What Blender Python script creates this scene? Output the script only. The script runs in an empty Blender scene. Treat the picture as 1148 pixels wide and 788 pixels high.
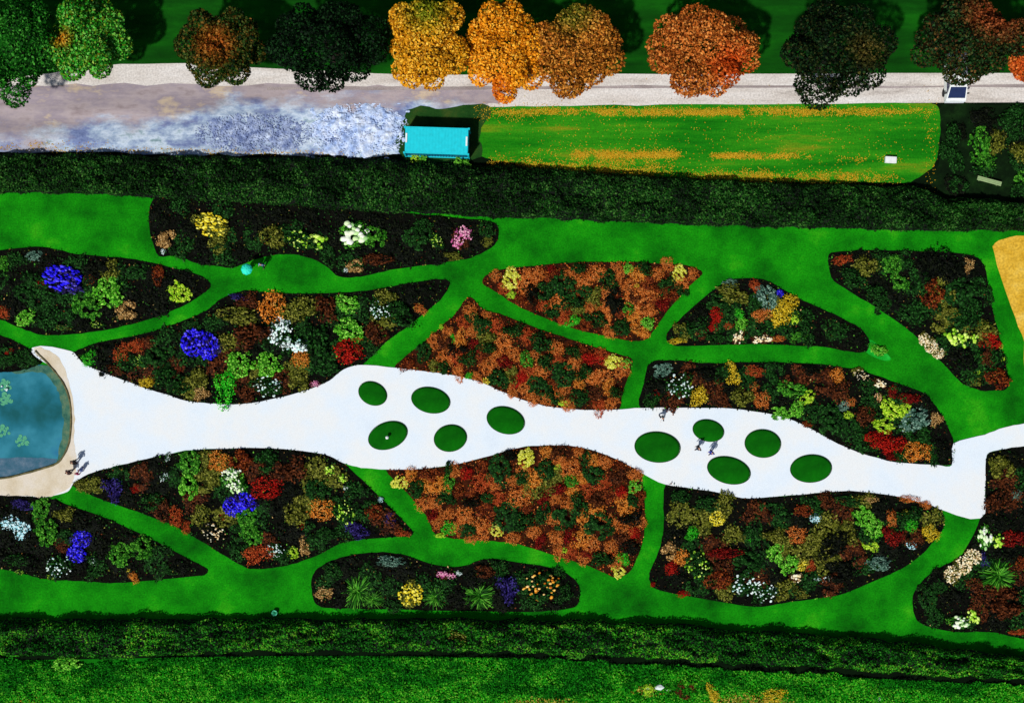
import bpy, math, random
import numpy as np
from mathutils import Vector, Matrix
random.seed(7)
RS = np.random.RandomState(11)
S = bpy.context.scene
COL = S.collection
PX = 12.0            # photograph pixels per metre on the ground
HC = 120.0           # height of the drone above the ground

def at(px, py, z=0.0):
    k = (HC - z) / HC / PX
    return ((px - 574.0) * k, (394.0 - py) * k, z)

# ------------------------------------------------------------------ materials
def srgb(c):
    return tuple(((v/255.0)/12.92 if v/255.0 <= 0.04045 else ((v/255.0+0.055)/1.055)**2.4) for v in c)
def col(c, k=1.0):
    r = srgb(c)
    return (min(r[0]*k, .9), min(r[1]*k, .9), min(r[2]*k, .9), 1)

def newmat(name):
    m = bpy.data.materials.new(name); m.use_nodes = True
    nt = m.node_tree; b = nt.nodes['Principled BSDF']
    return m, nt, b
def nd(nt, t, **kw):
    n = nt.nodes.new(t)
    for k, v in kw.items(): setattr(n, k, v)
    return n
def ramp(nt, stops, interp='LINEAR'):
    r = nd(nt, 'ShaderNodeValToRGB'); r.color_ramp.interpolation = interp
    e = r.color_ramp.elements
    while len(e) < len(stops): e.new(0.5)
    for i, (p, c) in enumerate(stops):
        e[i].position = p; e[i].color = c
    return r

def plain(name, c, rough=.6, metal=0, spec=.3):
    m, nt, b = newmat(name)
    b.inputs['Base Color'].default_value = col(c); b.inputs['Roughness'].default_value = rough
    b.inputs['Metallic'].default_value = metal; b.inputs['Specular IOR Level'].default_value = spec
    n = nd(nt, 'ShaderNodeTexNoise'); n.inputs['Scale'].default_value = 3; n.inputs['Detail'].default_value = 6
    tc = nd(nt, 'ShaderNodeTexCoord'); nt.links.new(tc.outputs['Object'], n.inputs['Vector'])
    r = ramp(nt, [(.3, tuple(x*.82 for x in col(c)[:3])+(1,)), (.7, col(c))])
    nt.links.new(n.outputs['Fac'], r.inputs['Fac']); nt.links.new(r.outputs['Color'], b.inputs['Base Color'])
    return m

LK = 1.0
def leaf(name, stops, rough=.6, stops2=None):
    """leaf colours spread over the leaves; stops2 (if given) is mixed in by the face attribute 'tint'"""
    m, nt, b = newmat(name)
    g = nd(nt, 'ShaderNodeNewGeometry')
    n = len(stops)
    r = ramp(nt, [((i + .0) / max(1, n - 1), col(c, LK)) for i, c in enumerate(stops)])
    nt.links.new(g.outputs['Random Per Island'], r.inputs['Fac'])
    out = r.outputs['Color']
    if stops2:
        n = len(stops2)
        r2 = ramp(nt, [(i / max(1, n - 1), col(c, LK)) for i, c in enumerate(stops2)])
        nt.links.new(g.outputs['Random Per Island'], r2.inputs['Fac'])
        a = nd(nt, 'ShaderNodeAttribute', attribute_name='tint')
        mx = nd(nt, 'ShaderNodeMix', data_type='RGBA')
        nt.links.new(a.outputs['Fac'], mx.inputs['Factor'])
        nt.links.new(r.outputs['Color'], mx.inputs[6]); nt.links.new(r2.outputs['Color'], mx.inputs[7])
        out = mx.outputs[2]
    nt.links.new(out, b.inputs['Base Color'])
    b.inputs['Roughness'].default_value = rough
    b.inputs['Specular IOR Level'].default_value = .05
    return m

def ground_mat(name, stops, scale=.6, detail=8, bump=.25, rough=.95, fine=18, finek=.35, stretch=(1, 1, 1), spec=.08):
    m, nt, b = newmat(name)
    tc = nd(nt, 'ShaderNodeTexCoord'); mp = nd(nt, 'ShaderNodeMapping'); mp.inputs['Scale'].default_value = stretch
    nt.links.new(tc.outputs['Object'], mp.inputs['Vector'])
    n = nd(nt, 'ShaderNodeTexNoise'); n.inputs['Scale'].default_value = scale; n.inputs['Detail'].default_value = detail
    n.inputs['Roughness'].default_value = .62
    nt.links.new(mp.outputs['Vector'], n.inputs['Vector'])
    k = len(stops)
    r = ramp(nt, [(.28 + .44 * i / max(1, k - 1), col(c)) for i, c in enumerate(stops)])
    nt.links.new(n.outputs['Fac'], r.inputs['Fac'])
    f = nd(nt, 'ShaderNodeTexNoise'); f.inputs['Scale'].default_value = fine; f.inputs['Detail'].default_value = 4
    nt.links.new(tc.outputs['Object'], f.inputs['Vector'])
    fr = ramp(nt, [(.3, (1-finek,)*3+(1,)), (.72, (1+finek*.6,)*3+(1,))])
    nt.links.new(f.outputs['Fac'], fr.inputs['Fac'])
    mx = nd(nt, 'ShaderNodeMix', data_type='RGBA', blend_type='MULTIPLY'); mx.inputs['Factor'].default_value = 1
    nt.links.new(r.outputs['Color'], mx.inputs[6]); nt.links.new(fr.outputs['Color'], mx.inputs[7])
    nt.links.new(mx.outputs[2], b.inputs['Base Color'])
    bp = nd(nt, 'ShaderNodeBump'); bp.inputs['Strength'].default_value = bump; bp.inputs['Distance'].default_value = .08
    nt.links.new(f.outputs['Fac'], bp.inputs['Height']); nt.links.new(bp.outputs['Normal'], b.inputs['Normal'])
    b.inputs['Roughness'].default_value = rough; b.inputs['Specular IOR Level'].default_value = spec
    return m

# ------------------------------------------------------------------ objects
def tag(o, label=None, cat=None, group=None, kind=None):
    if label: o['label'] = label
    if cat: o['category'] = cat
    if group: o['group'] = group
    if kind: o['kind'] = kind
    return o
def empty(name, loc=(0, 0, 0), rz=0, scale=None):
    o = bpy.data.objects.new(name, None); COL.objects.link(o)
    o.location = loc; o.rotation_euler = (0, 0, rz); o.empty_display_size = .3
    if scale: o.scale = scale
    return o
def mobj(name, mesh, mat=None, parent=None, loc=(0, 0, 0), rz=0, scale=None, smooth=False):
    o = bpy.data.objects.new(name, mesh); COL.objects.link(o)
    o.location = loc; o.rotation_euler = (0, 0, rz)
    if scale: o.scale = scale
    if parent: o.parent = parent
    if mat is not None:
        if not mesh.materials: mesh.materials.append(None)
        if mesh.users > 1 or mesh.get('shared'):
            o.material_slots[0].link = 'OBJECT'; o.material_slots[0].material = mat
        else: mesh.materials[0] = mat
    return o
def mk(name, V, F, mats=None, idx=None, smooth=False, tint=None):
    """V (n,3) array; F list of faces or (m,k) array"""
    me = bpy.data.meshes.new(name)
    V = np.asarray(V, dtype=np.float32)
    if isinstance(F, np.ndarray):
        k = F.shape[1]; m = F.shape[0]
        me.vertices.add(len(V)); me.vertices.foreach_set('co', V.ravel())
        me.loops.add(m*k); me.loops.foreach_set('vertex_index', F.astype(np.int32).ravel())
        me.polygons.add(m); me.polygons.foreach_set('loop_start', np.arange(0, m*k, k, dtype=np.int32))
        me.polygons.foreach_set('loop_total', np.full(m, k, dtype=np.int32))
        me.update(calc_edges=True)
    else:
        me.from_pydata([tuple(map(float, v)) for v in V], [], [tuple(map(int, f)) for f in F]); me.update()
    for q in (mats or []): me.materials.append(q)
    if idx is not None: me.polygons.foreach_set('material_index', np.asarray(idx, dtype=np.int32))
    if smooth: me.polygons.foreach_set('use_smooth', np.ones(len(me.polygons), dtype=bool))
    if tint is not None:
        a = me.attributes.new('tint', 'FLOAT', 'FACE'); a.data.foreach_set('value', np.asarray(tint, dtype=np.float32))
    return me

class MB:
    """collects boxes, tubes, lathes into one mesh"""
    def __init__(s): s.v = []; s.f = []
    def add(s, V, F):
        n = len(s.v); s.v += [tuple(v) for v in V]; s.f += [tuple(i+n for i in f) for f in F]
    def box(s, x0, x1, y0, y1, z0, z1, bev=0.0):
        if bev <= 0:
            V = [(x0,y0,z0),(x1,y0,z0),(x1,y1,z0),(x0,y1,z0),(x0,y0,z1),(x1,y0,z1),(x1,y1,z1),(x0,y1,z1)]
            s.add(V, [(0,3,2,1),(4,5,6,7),(0,1,5,4),(1,2,6,5),(2,3,7,6),(3,0,4,7)])
        else:
            b = bev; R = []
            def ring(i, z):
                return [(x0+i,y0+b,z),(x0+b,y0+i,z),(x1-b,y0+i,z),(x1-i,y0+b,z),(x1-i,y1-b,z),(x1-b,y1-i,z),(x0+b,y1-i,z),(x0+i,y1-b,z)]
            rings = [ring(b*.6, z0), ring(0, z0+b), ring(0, z1-b), ring(b*.6, z1)]
            V = sum(rings, []); F = [tuple(range(7,-1,-1)), tuple(range(24,32))]
            for k in range(3):
                for i in range(8): F.append((k*8+i, k*8+(i+1)%8, k*8+8+(i+1)%8, k*8+8+i))
            s.add(V, F)
    def tube(s, pts, rad, n=8):
        pts = [Vector(p) for p in pts]
        if not hasattr(rad, '__len__'): rad = [rad]*len(pts)
        V = []; F = []
        for i, p in enumerate(pts):
            d = (pts[min(i+1, len(pts)-1)] - pts[max(i-1, 0)]).normalized()
            a = d.orthogonal().normalized() if i == 0 else (a - d*a.dot(d)).normalized()
            b = d.cross(a)
            for k in range(n):
                t = 2*math.pi*k/n; V.append(p + (a*math.cos(t) + b*math.sin(t))*rad[i])
        for i in range(len(pts)-1):
            for k in range(n): F.append((i*n+k, i*n+(k+1)%n, (i+1)*n+(k+1)%n, (i+1)*n+k))
        F.append(tuple(range(n-1,-1,-1))); F.append(tuple(range((len(pts)-1)*n, len(pts)*n)))
        s.add(V, F)
    def lathe(s, prof, n=16, c=(0,0)):
        V = []; F = []
        for r, z in prof:
            for k in range(n):
                t = 2*math.pi*k/n; V.append((c[0]+r*math.cos(t), c[1]+r*math.sin(t), z))
        for i in range(len(prof)-1):
            for k in range(n): F.append((i*n+k, i*n+(k+1)%n, (i+1)*n+(k+1)%n, (i+1)*n+k))
        F.append(tuple(range(n-1,-1,-1))); F.append(tuple(range((len(prof)-1)*n, len(prof)*n)))
        s.add(V, F)
    def mesh(s, name, mat=None, smooth=False):
        me = mk(name, np.array(s.v, dtype=np.float32), s.f, [mat] if mat else None, smooth=smooth); return me
    def build(s, name, mat, parent=None, smooth=False, **kw):
        return mobj(name, s.mesh(name, mat, smooth), None, parent, **kw)

# ------------------------------------------------------------------ outlines
def spline(P, closed=True, sub=5, sharp=()):
    n = len(P); out = []
    rng = range(n) if closed else range(n-1)
    for i in rng:
        p0 = P[(i-1) % n] if closed or i > 0 else P[i]
        p1 = P[i]; p2 = P[(i+1) % n]
        p3 = P[(i+2) % n] if closed or i+2 < n else p2
        # centripetal-ish: limit tangents to segment length
        L = math.dist(p1, p2)
        def tan(a, b, c):
            t = ((c[0]-a[0]), (c[1]-a[1])); l = math.hypot(*t) or 1
            m = min(L, math.dist(a, b) or L, math.dist(b, c) or L)
            return (t[0]/l*m, t[1]/l*m)
        m1 = tan(p0, p1, p2); m2 = tan(p1, p2, p3)
        for k in range(sub):
            t = k/sub; h1 = 2*t**3-3*t*t+1; h2 = t**3-2*t*t+t; h3 = -2*t**3+3*t*t; h4 = t**3-t*t
            out.append((h1*p1[0]+h2*m1[0]+h3*p2[0]+h4*m2[0], h1*p1[1]+h2*m1[1]+h3*p2[1]+h4*m2[1]))
    if not closed: out.append(tuple(P[-1]))
    return out
def inside(P, x, y):
    P = np.asarray(P); x = np.asarray(x); y = np.asarray(y); r = np.zeros(x.shape, bool)
    x0, y0 = P[:, 0], P[:, 1]; x1, y1 = np.roll(x0, -1), np.roll(y0, -1)
    for a, b, c, d in zip(x0, y0, x1, y1):
        if b == d: continue
        hit = ((b > y) != (d > y)) & (x < (c-a)*(y-b)/(d-b)+a); r ^= hit
    return r
from mathutils.geometry import tessellate_polygon
def sheet(name, P, z, mat, kind='structure', sub=5, jit=0.0, thick=0.0, smooth_edges=True):
    Q = spline(P, True, sub) if smooth_edges else P
    if jit: Q = [(x+RS.uniform(-jit, jit), y+RS.uniform(-jit, jit)) for x, y in Q]
    W = [at(x, y)[:2] for x, y in Q]
    V = [(x, y, z) for x, y in W]
    T = tessellate_polygon([[Vector(v) for v in V]])
    F = []
    for t in T:
        a, b, c = (Vector(V[i]) for i in t)
        F.append(t if (b-a).cross(c-a).z > 0 else (t[0], t[2], t[1]))
    if thick:
        n = len(V); V += [(x, y, z-thick) for x, y in W]
        F += [(i, (i+1) % n, (i+1) % n + n, i+n) for i in range(n)]
    o = mobj(name, mk(name, np.array(V), F, [mat]))
    if kind: o['kind'] = kind
    return o
# ------------------------------------------------------------------ foliage meshes
def unit(v): return v / np.maximum(np.linalg.norm(v, axis=1, keepdims=True), 1e-9)
def leaves(P, N, size, asp=.62, fold=.18, rs=RS):
    """kite shaped leaves: points P, normals N, lengths size -> V, F"""
    n = len(P); N = unit(N)
    t = rs.normal(size=(n, 3)); t -= N * (t*N).sum(1, keepdims=True); t = unit(t); b = np.cross(N, t)
    s = np.asarray(size).reshape(-1, 1)*np.ones((n, 1)); w = s*asp*.5
    A = P - t*s*.5
    B = P + b*w + N*s*fold*.5 + t*s*.05
    C = P + t*s*.5 - N*s*fold*.4
    D = P - b*w + N*s*fold*.5 + t*s*.05
    V = np.stack([A, B, C, D], 1).reshape(-1, 3)
    F = np.arange(4*n).reshape(-1, 4)
    return V, F
def lobes_pts(L, n, rs, up=-.15):
    """points on the outer skin of a union of spheres L = [(x,y,z,r)]"""
    L = np.asarray(L); w = L[:, 3]**2; k = rs.choice(len(L), int(n*2.2), p=w/w.sum())
    d = unit(rs.normal(size=(len(k), 3)))
    rr = L[k, 3:4]*rs.uniform(.82, 1.06, (len(k), 1))
    P = L[k, :3] + d*rr
    dist = np.linalg.norm(P[:, None, :]-L[None, :, :3], axis=2)
    inn = (dist < L[None, :, 3]*.78).sum(1) > 0
    ok = (~inn) & (d[:, 2] > up) & (P[:, 2] > .02)
    P = P[ok][:n]; d = d[ok][:n]
    return P, d
def shrub_mound(seed, n=620, size=.2, nl=11, square=False, flat=.5):
    rs = np.random.RandomState(seed); L = []
    for i in range(nl):
        if square: x, y = rs.uniform(-.68, .68, 2)
        else:
            a = rs.uniform(0, 6.28); q = math.sqrt(rs.uniform(0, 1))*.66; x, y = q*math.cos(a), q*math.sin(a)
        r = rs.uniform(.2, .44); L.append((x, y, rs.uniform(.12, .5)*(1.15-.6*math.hypot(x, y)), r))
    P, d = lobes_pts(L, n, rs)
    k = rs.uniform(size=len(P)) < .3          # loose shoots standing out of the mass
    P[k] += d[k]*rs.uniform(0, .22, (k.sum(), 1)); P += rs.normal(size=P.shape)*.035
    a = np.arctan2(P[:, 1], P[:, 0]); o1, o2, o3 = rs.uniform(0, 6.28, 3)
    if not square: P[:, :2] *= (1+.13*np.sin(2*a+o1)+.1*np.sin(3*a+o2)+.07*np.sin(5*a+o3))[:, None]
    P[:, 2] = np.maximum(P[:, 2], .03)
    N = unit(d*.6 + rs.normal(size=P.shape)*.42 + np.array([0, 0, .35]))
    V, F = leaves(P, N, rs.uniform(.6, 1.25, len(P))*size, rs=rs)
    me = mk('foliage', V, F, [None]); me['shared'] = 1; return me
def shrub_leafy(seed, nc=60, size=.2, low=0):
    """open shrub: rosettes of larger leaves with gaps between them"""
    rs = np.random.RandomState(seed); P = []; N = []; sz = []
    for i in range(nc):
        a = rs.uniform(0, 6.28); q = math.sqrt(rs.uniform(low, 1))*.86*(1+.16*math.sin(2*a+seed)+.16*math.sin(3*a+2*seed)+.1*math.sin(5*a+seed))
        c = np.array([q*math.cos(a), q*math.sin(a), (1-q*q)*.62+rs.uniform(-.05, .14)])
        k = rs.randint(9, 15)
        for j in range(k):
            t = 6.28*j/k + rs.uniform(0, .5); e = rs.uniform(.04, .13)
            P.append(c+np.array([e*math.cos(t), e*math.sin(t), rs.uniform(-.05, .05)]))
            N.append((.55*math.cos(t)+rs.normal()*.25, .55*math.sin(t)+rs.normal()*.25, .9)); sz.append(size*rs.uniform(.55, 1.1))
    V, F = leaves(np.array(P), np.array(N), np.array(sz), asp=.6, rs=rs)
    me = mk('foliage', V, F, [None]); me['shared'] = 1; return me
def shrub_spiky(seed, n=230, ln=1.0, w=.05):
    """arching strap leaves from one root"""
    rs = np.random.RandomState(seed); V = []; F = []
    for i in range(n):
        a = rs.uniform(0, 6.28); el = rs.uniform(.25, 1.3); l = ln*rs.uniform(.65, 1.05)
        r0 = rs.uniform(0, .16); o = np.array([r0*math.cos(a*3), r0*math.sin(a*3), 0])
        dx = np.array([math.cos(a), math.sin(a), 0]); sd = np.array([-math.sin(a), math.cos(a), 0])
        b = len(V)
        for k in range(4):
            t = k/3; hor = l*(t*math.cos(el)*(.7+.5*t)); ver = l*(t*math.sin(el)-.42*t*t)
            c = o+dx*hor+np.array([0, 0, max(.03, ver+.05)]); ww = w*(1-.75*t)
            V += [c+sd*ww, c-sd*ww]
        for k in range(3): F.append((b+2*k, b+2*k+1, b+2*k+3, b+2*k+2))
    me = mk('foliage', np.array(V), np.array(F), [None]); me['shared'] = 1; return me
ICO = None
def heads(seed, n, r, spread=.9, low=.0, dome=.62, clump=0):
    """flower heads: little faceted balls over a dome"""
    global ICO
    if ICO is None:
        import bmesh
        bm = bmesh.new(); bmesh.ops.create_icosphere(bm, subdivisions=1, radius=1)
        ICO = (np.array([v.co[:] for v in bm.verts]), np.array([[v.index for v in f.verts] for f in bm.faces])); bm.free()
    rs = np.random.RandomState(seed); V = []; F = []
    cl = [(rs.uniform(-.6, .6), rs.uniform(-.6, .6)) for _ in range(max(1, clump))]
    for i in range(n):
        a = rs.uniform(0, 6.28); q = math.sqrt(rs.uniform(low, 1))*spread
        x, y = q*math.cos(a), q*math.sin(a)
        if clump:
            c = cl[i % clump]; x = .42*x+c[0]; y = .42*y+c[1]; q = min(1, math.hypot(x, y))
        z = (1-.75*q*q)*dome+rs.uniform(.02, .2)
        s = r*rs.uniform(.6, 1.25)*np.array([1, 1, .75])
        b = len(V)*12; V.append(ICO[0]*s*rs.uniform(.85, 1.15, ICO[0].shape)+np.array([x, y, z])); F.append(ICO[1]+b)
    me = mk('blossoms', np.concatenate(V), np.concatenate(F), [None]); me['shared'] = 1; return me

MOUND = [shrub_mound(s) for s in range(5)]
MOUNDF = [shrub_mound(s+20, 1100, .12, 15) for s in range(4)]
BLOCK = [shrub_mound(s+40, 1000, .15, 20, True) for s in range(3)]
LEAFY = [shrub_leafy(s+60) for s in range(4)]
SPIKY = [shrub_spiky(s+80) for s in range(3)]
STAR = [shrub_leafy(s+90, 60, .2, .06) for s in range(3)]
SPECK = [heads(s+100, 46, .075) for s in range(3)]
DENSE = [heads(s+120, 150, .095, .92) for s in range(3)]
CLUST = [heads(s+140, 120, .10, 1, clump=9) for s in range(3)]
BALLS = [heads(s+160, 26, .19, .78) for s in range(3)]
m_wh = plain('white_paint', (235,240,238), .5); m_st = plain('dark_steel', (40,44,50), .5, .6); m_rub = plain('rubber', (18,18,20), .85)
# ------------------------------------------------------------------ people
def skin_mesh(name, J, E, mat, parent, lv=1):
    names = list(J); me = bpy.data.meshes.new(name)
    me.from_pydata([J[k][0] for k in names], [(names.index(a), names.index(b)) for a, b in E], []); me.update()
    o = bpy.data.objects.new(name, me); COL.objects.link(o)
    md = o.modifiers.new('skin', 'SKIN'); md.use_smooth_shade = True
    sv = me.skin_vertices[0].data
    for i, k in enumerate(names):
        r = J[k][1]; sv[i].radius = r if isinstance(r, tuple) else (r, r); sv[i].use_root = (i == 0)
    sb = o.modifiers.new('sub', 'SUBSURF'); sb.levels = lv; sb.render_levels = lv
    dg = bpy.context.evaluated_depsgraph_get(); dg.update()
    new = bpy.data.meshes.new_from_object(o.evaluated_get(dg)); bpy.data.objects.remove(o)
    new.name = name; new.materials.clear(); new.materials.append(mat)
    new.polygons.foreach_set('use_smooth', np.ones(len(new.polygons), dtype=bool))
    return mobj(name, new, None, parent)
m_skin = plain('skin', (214,160,128), .6); m_hairs = plain('dark_hair', (34,24,18), .7); m_shoe = plain('shoes', (40,36,34), .7)
def person(px, py, face, lab, shirt, pants, k=1.0, stride=.22, hair=None, arm='walk', hold=None):
    X, Y, _ = at(px, py, .8); e = empty('person', (X, Y, .075), face, (k, k, k)); tag(e, lab, 'person', 'people in the garden')
    s = stride
    J = {'pelvis': ((0,0,.94),(.15,.11)), 'waist': ((0,.0,1.08),(.125,.095)), 'chest': ((0,.01,1.3),(.155,.11)), 'neckb': ((0,0,1.46),(.075,.07)), 'neck': ((0,.01,1.53),.052), 'head': ((0,.03,1.62),(.078,.092)), 'crown': ((0,.02,1.72),(.07,.08))}
    E = [('pelvis','waist'),('waist','chest'),('chest','neckb'),('neckb','neck'),('neck','head'),('head','crown')]
    for sx, n, f in ((-1,'l',1),(1,'r',-1)):
        J.update({n+'hip': ((sx*.09,0,.86),.095), n+'knee': ((sx*.1,f*s*.55+.03,.48),.06), n+'ankle': ((sx*.1,f*s,.09),.04), n+'toe': ((sx*.11,f*s+.17,.04),(.04,.03))})
        E += [('pelvis',n+'hip'),(n+'hip',n+'knee'),(n+'knee',n+'ankle'),(n+'ankle',n+'toe')]
        if hold and sx > 0: el, wr, hd = (.24,.08,1.14), (.16,.3,1.28), (.14,.35,1.34)
        elif arm == 'carry': el, wr, hd = (sx*.25,.02,1.14), (sx*.16,.26,1.05), (sx*.13,.33,1.05)
        else: el, wr, hd = (sx*.25,-f*s*.3,1.14), (sx*.26,-f*s*.6+.06,.9), (sx*.26,-f*s*.6+.09,.83)
        J.update({n+'sh': ((sx*.19,0,1.4),.062), n+'el': (el,.043), n+'wr': (wr,.03), n+'palm': (hd,(.04,.022))})
        E += [('neckb',n+'sh'),(n+'sh',n+'el'),(n+'el',n+'wr'),(n+'wr',n+'palm')]
        d = Vector(hd)-Vector(wr); d.normalize(); sd = Vector((0,1,0)) if abs(d.z) > .6 else Vector((1,0,0))
        for q, (off, ln) in enumerate(((-.03,.07),(-.01,.085),(.01,.08),(.03,.06))):
            a0 = Vector(hd)+d*.03+sd*off; b0 = a0+d*ln*.6; c0 = b0+d*ln*.3+Vector((-sx*.025,0,0))
            J[n+'f%da' % q] = (tuple(b0),.0095); J[n+'f%db' % q] = (tuple(c0),.008); E += [(n+'palm',n+'f%da' % q),(n+'f%da' % q,n+'f%db' % q)]
        th = Vector(hd)+sd*.05+d*.01; J[n+'th'] = (tuple(th+d*.03+Vector((-sx*.015,0,0))),.011); E += [(n+'wr',n+'th')]
    # face: nose and ears grow out of the head
    J['nose'] = ((0,.135,1.63),.014); E.append(('head','nose'))
    for sx in (-1, 1): J['ear%d' % sx] = ((sx*.088,.02,1.63),.018); E.append(('head','ear%d' % sx))
    body = skin_mesh('body', J, E, m_skin, e, 1)
    def grown(keys, g, extra=None):
        JJ = {}
        for q in keys:
            p, r = J[q]; JJ[q] = (p, tuple(v+g for v in r) if isinstance(r, tuple) else r+g)
        if extra: JJ.update(extra)
        return JJ, [x for x in E if x[0] in JJ and x[1] in JJ]
    ms = plain('shirt_cloth', shirt, .85); mp = plain('trouser_cloth', pants, .85)
    JJ, EE = grown(['waist','chest','neckb','lsh','rsh','lel','rel','lwr','rwr'], .018, {'hem': ((0,0,.92),(.175,.135))}); EE.append(('waist','hem')); skin_mesh('shirt', JJ, EE, ms, e)
    JJ, EE = grown(['pelvis','lhip','rhip','lknee','rknee','lankle','rankle'], .014); skin_mesh('trousers', JJ, EE, mp, e)
    for n in 'lr':
        JJ = {'a': (J[n+'ankle'][0],.052), 'b': (J[n+'toe'][0],(.05,.04))}; skin_mesh('shoe', JJ, [('a','b')], m_shoe, e)
    hm = plain('hair_colour', hair or (34,24,18), .7)
    skin_mesh('hair', {'a': ((0,-.01,1.74),(.082,.088)), 'b': ((0,-.045,1.66),(.086,.07)), 'c': ((0,-.05,1.57),(.06,.045))}, [('a','b'),('b','c')], hm, e)
    for sx in (-1, 1):
        mb = MB(); mb.lathe([(.002,0),(.012,.004),(.002,.009)], 8); ey = mb.build('eye', m_hairs, body); ey.location = (sx*.032, .118, 1.66); ey.rotation_euler = (-math.pi/2, 0, 0)
    mb = MB(); mb.box(-.025, .025, .118, .126, 1.575, 1.583); mb.build('mouth', plain('lips', (150,70,66), .6), body)
    return e
R = math.radians
person(83.5, 518, R(-40), 'person in dark clothes walking nearest the pond corner', (26,16,18), (20,16,20))
person(77.5, 529, R(-60), 'person in brown top walking left of the child in pink', (96,60,58), (60,40,42), .95)
person(86, 531, R(-30), 'child in bright pink top beside the walkers by pond', (226,70,130), (190,30,50), .68)
person(90, 527, R(-20), 'person in light blue top just behind the pink child', (120,140,200), (90,110,170), .75)
person(742, 468, R(200), 'walker in white top and dark trousers above largest oval', (245,245,245), (30,32,60), 1.0, .3)
person(783, 502, R(120), 'walker in black clothes between the ovals', (22,22,28), (30,32,44), 1.0, .2, (120,120,120))
person(797.5, 507, R(140), 'walker in blue jacket near the lower oval', (40,60,170), (26,34,110), .95)
person(294, 297, R(160), 'person in pale blue top on grass near the turquoise umbrella', (110,150,190), (20,24,60), .95)
pe = person(276.5, 303, R(180), 'person standing beneath the turquoise umbrella on grass', (60,110,110), (40,60,60), 1.0, .1, None, 'walk', 'umbrella')
X, Y, _ = at(276.5, 302, 1.9); e = empty('umbrella', (X, Y, .07)); tag(e, 'small turquoise umbrella open on the upper grass path', 'umbrella')
px_, py_ = pe.location.x+(-.14)-X, pe.location.y-.37-Y
m_um = leaf('umbrella_cloth', [(20,190,170),(40,225,205),(90,240,200)], .6)
V = [(0, 0, 2.12)]; F = []; n = 8
for j, (rr, z) in enumerate(((.22, 2.08), (.4, 1.98), (.52, 1.84))):
    for k in range(32):
        t = 2*math.pi*k/32; s = abs(math.cos(4*t)); V.append((rr*(.93+.07*s)*math.cos(t), rr*(.93+.07*s)*math.sin(t), z-.02*(1-s)))
F = [(0, 1+k, 1+(k+1) % 32) for k in range(32)]
for j in range(2): F += [(1+j*32+k, 1+(j+1)*32+k, 1+(j+1)*32+(k+1) % 32, 1+j*32+(k+1) % 32) for k in range(32)]
me = mk('canopy', np.array(V), F, [plain('umbrella_fabric', (36,226,196), .6)])
mobj('canopy', me, None, e)
for k in range(8):
    t = 2*math.pi*k/8; mb = MB(); mb.tube([(.02*math.cos(t), .02*math.sin(t), 2.1), (.22*math.cos(t), .22*math.sin(t), 2.06), (.4*math.cos(t), .4*math.sin(t), 1.96), (.52*math.cos(t), .52*math.sin(t), 1.83)], .006, 5); mb.build('rib', m_wh, e)
mb = MB(); mb.tube([(0, 0, 2.2), (0, 0, 2.05), (px_*.5, py_*.5, 1.7), (px_, py_, 1.3)], .012, 6); mb.build('shaft', m_st, e)
mb = MB(); mb.tube([(px_, py_, 1.3), (px_, py_, 1.18)], .02, 6); mb.build('handle', m_rub, e)

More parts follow.
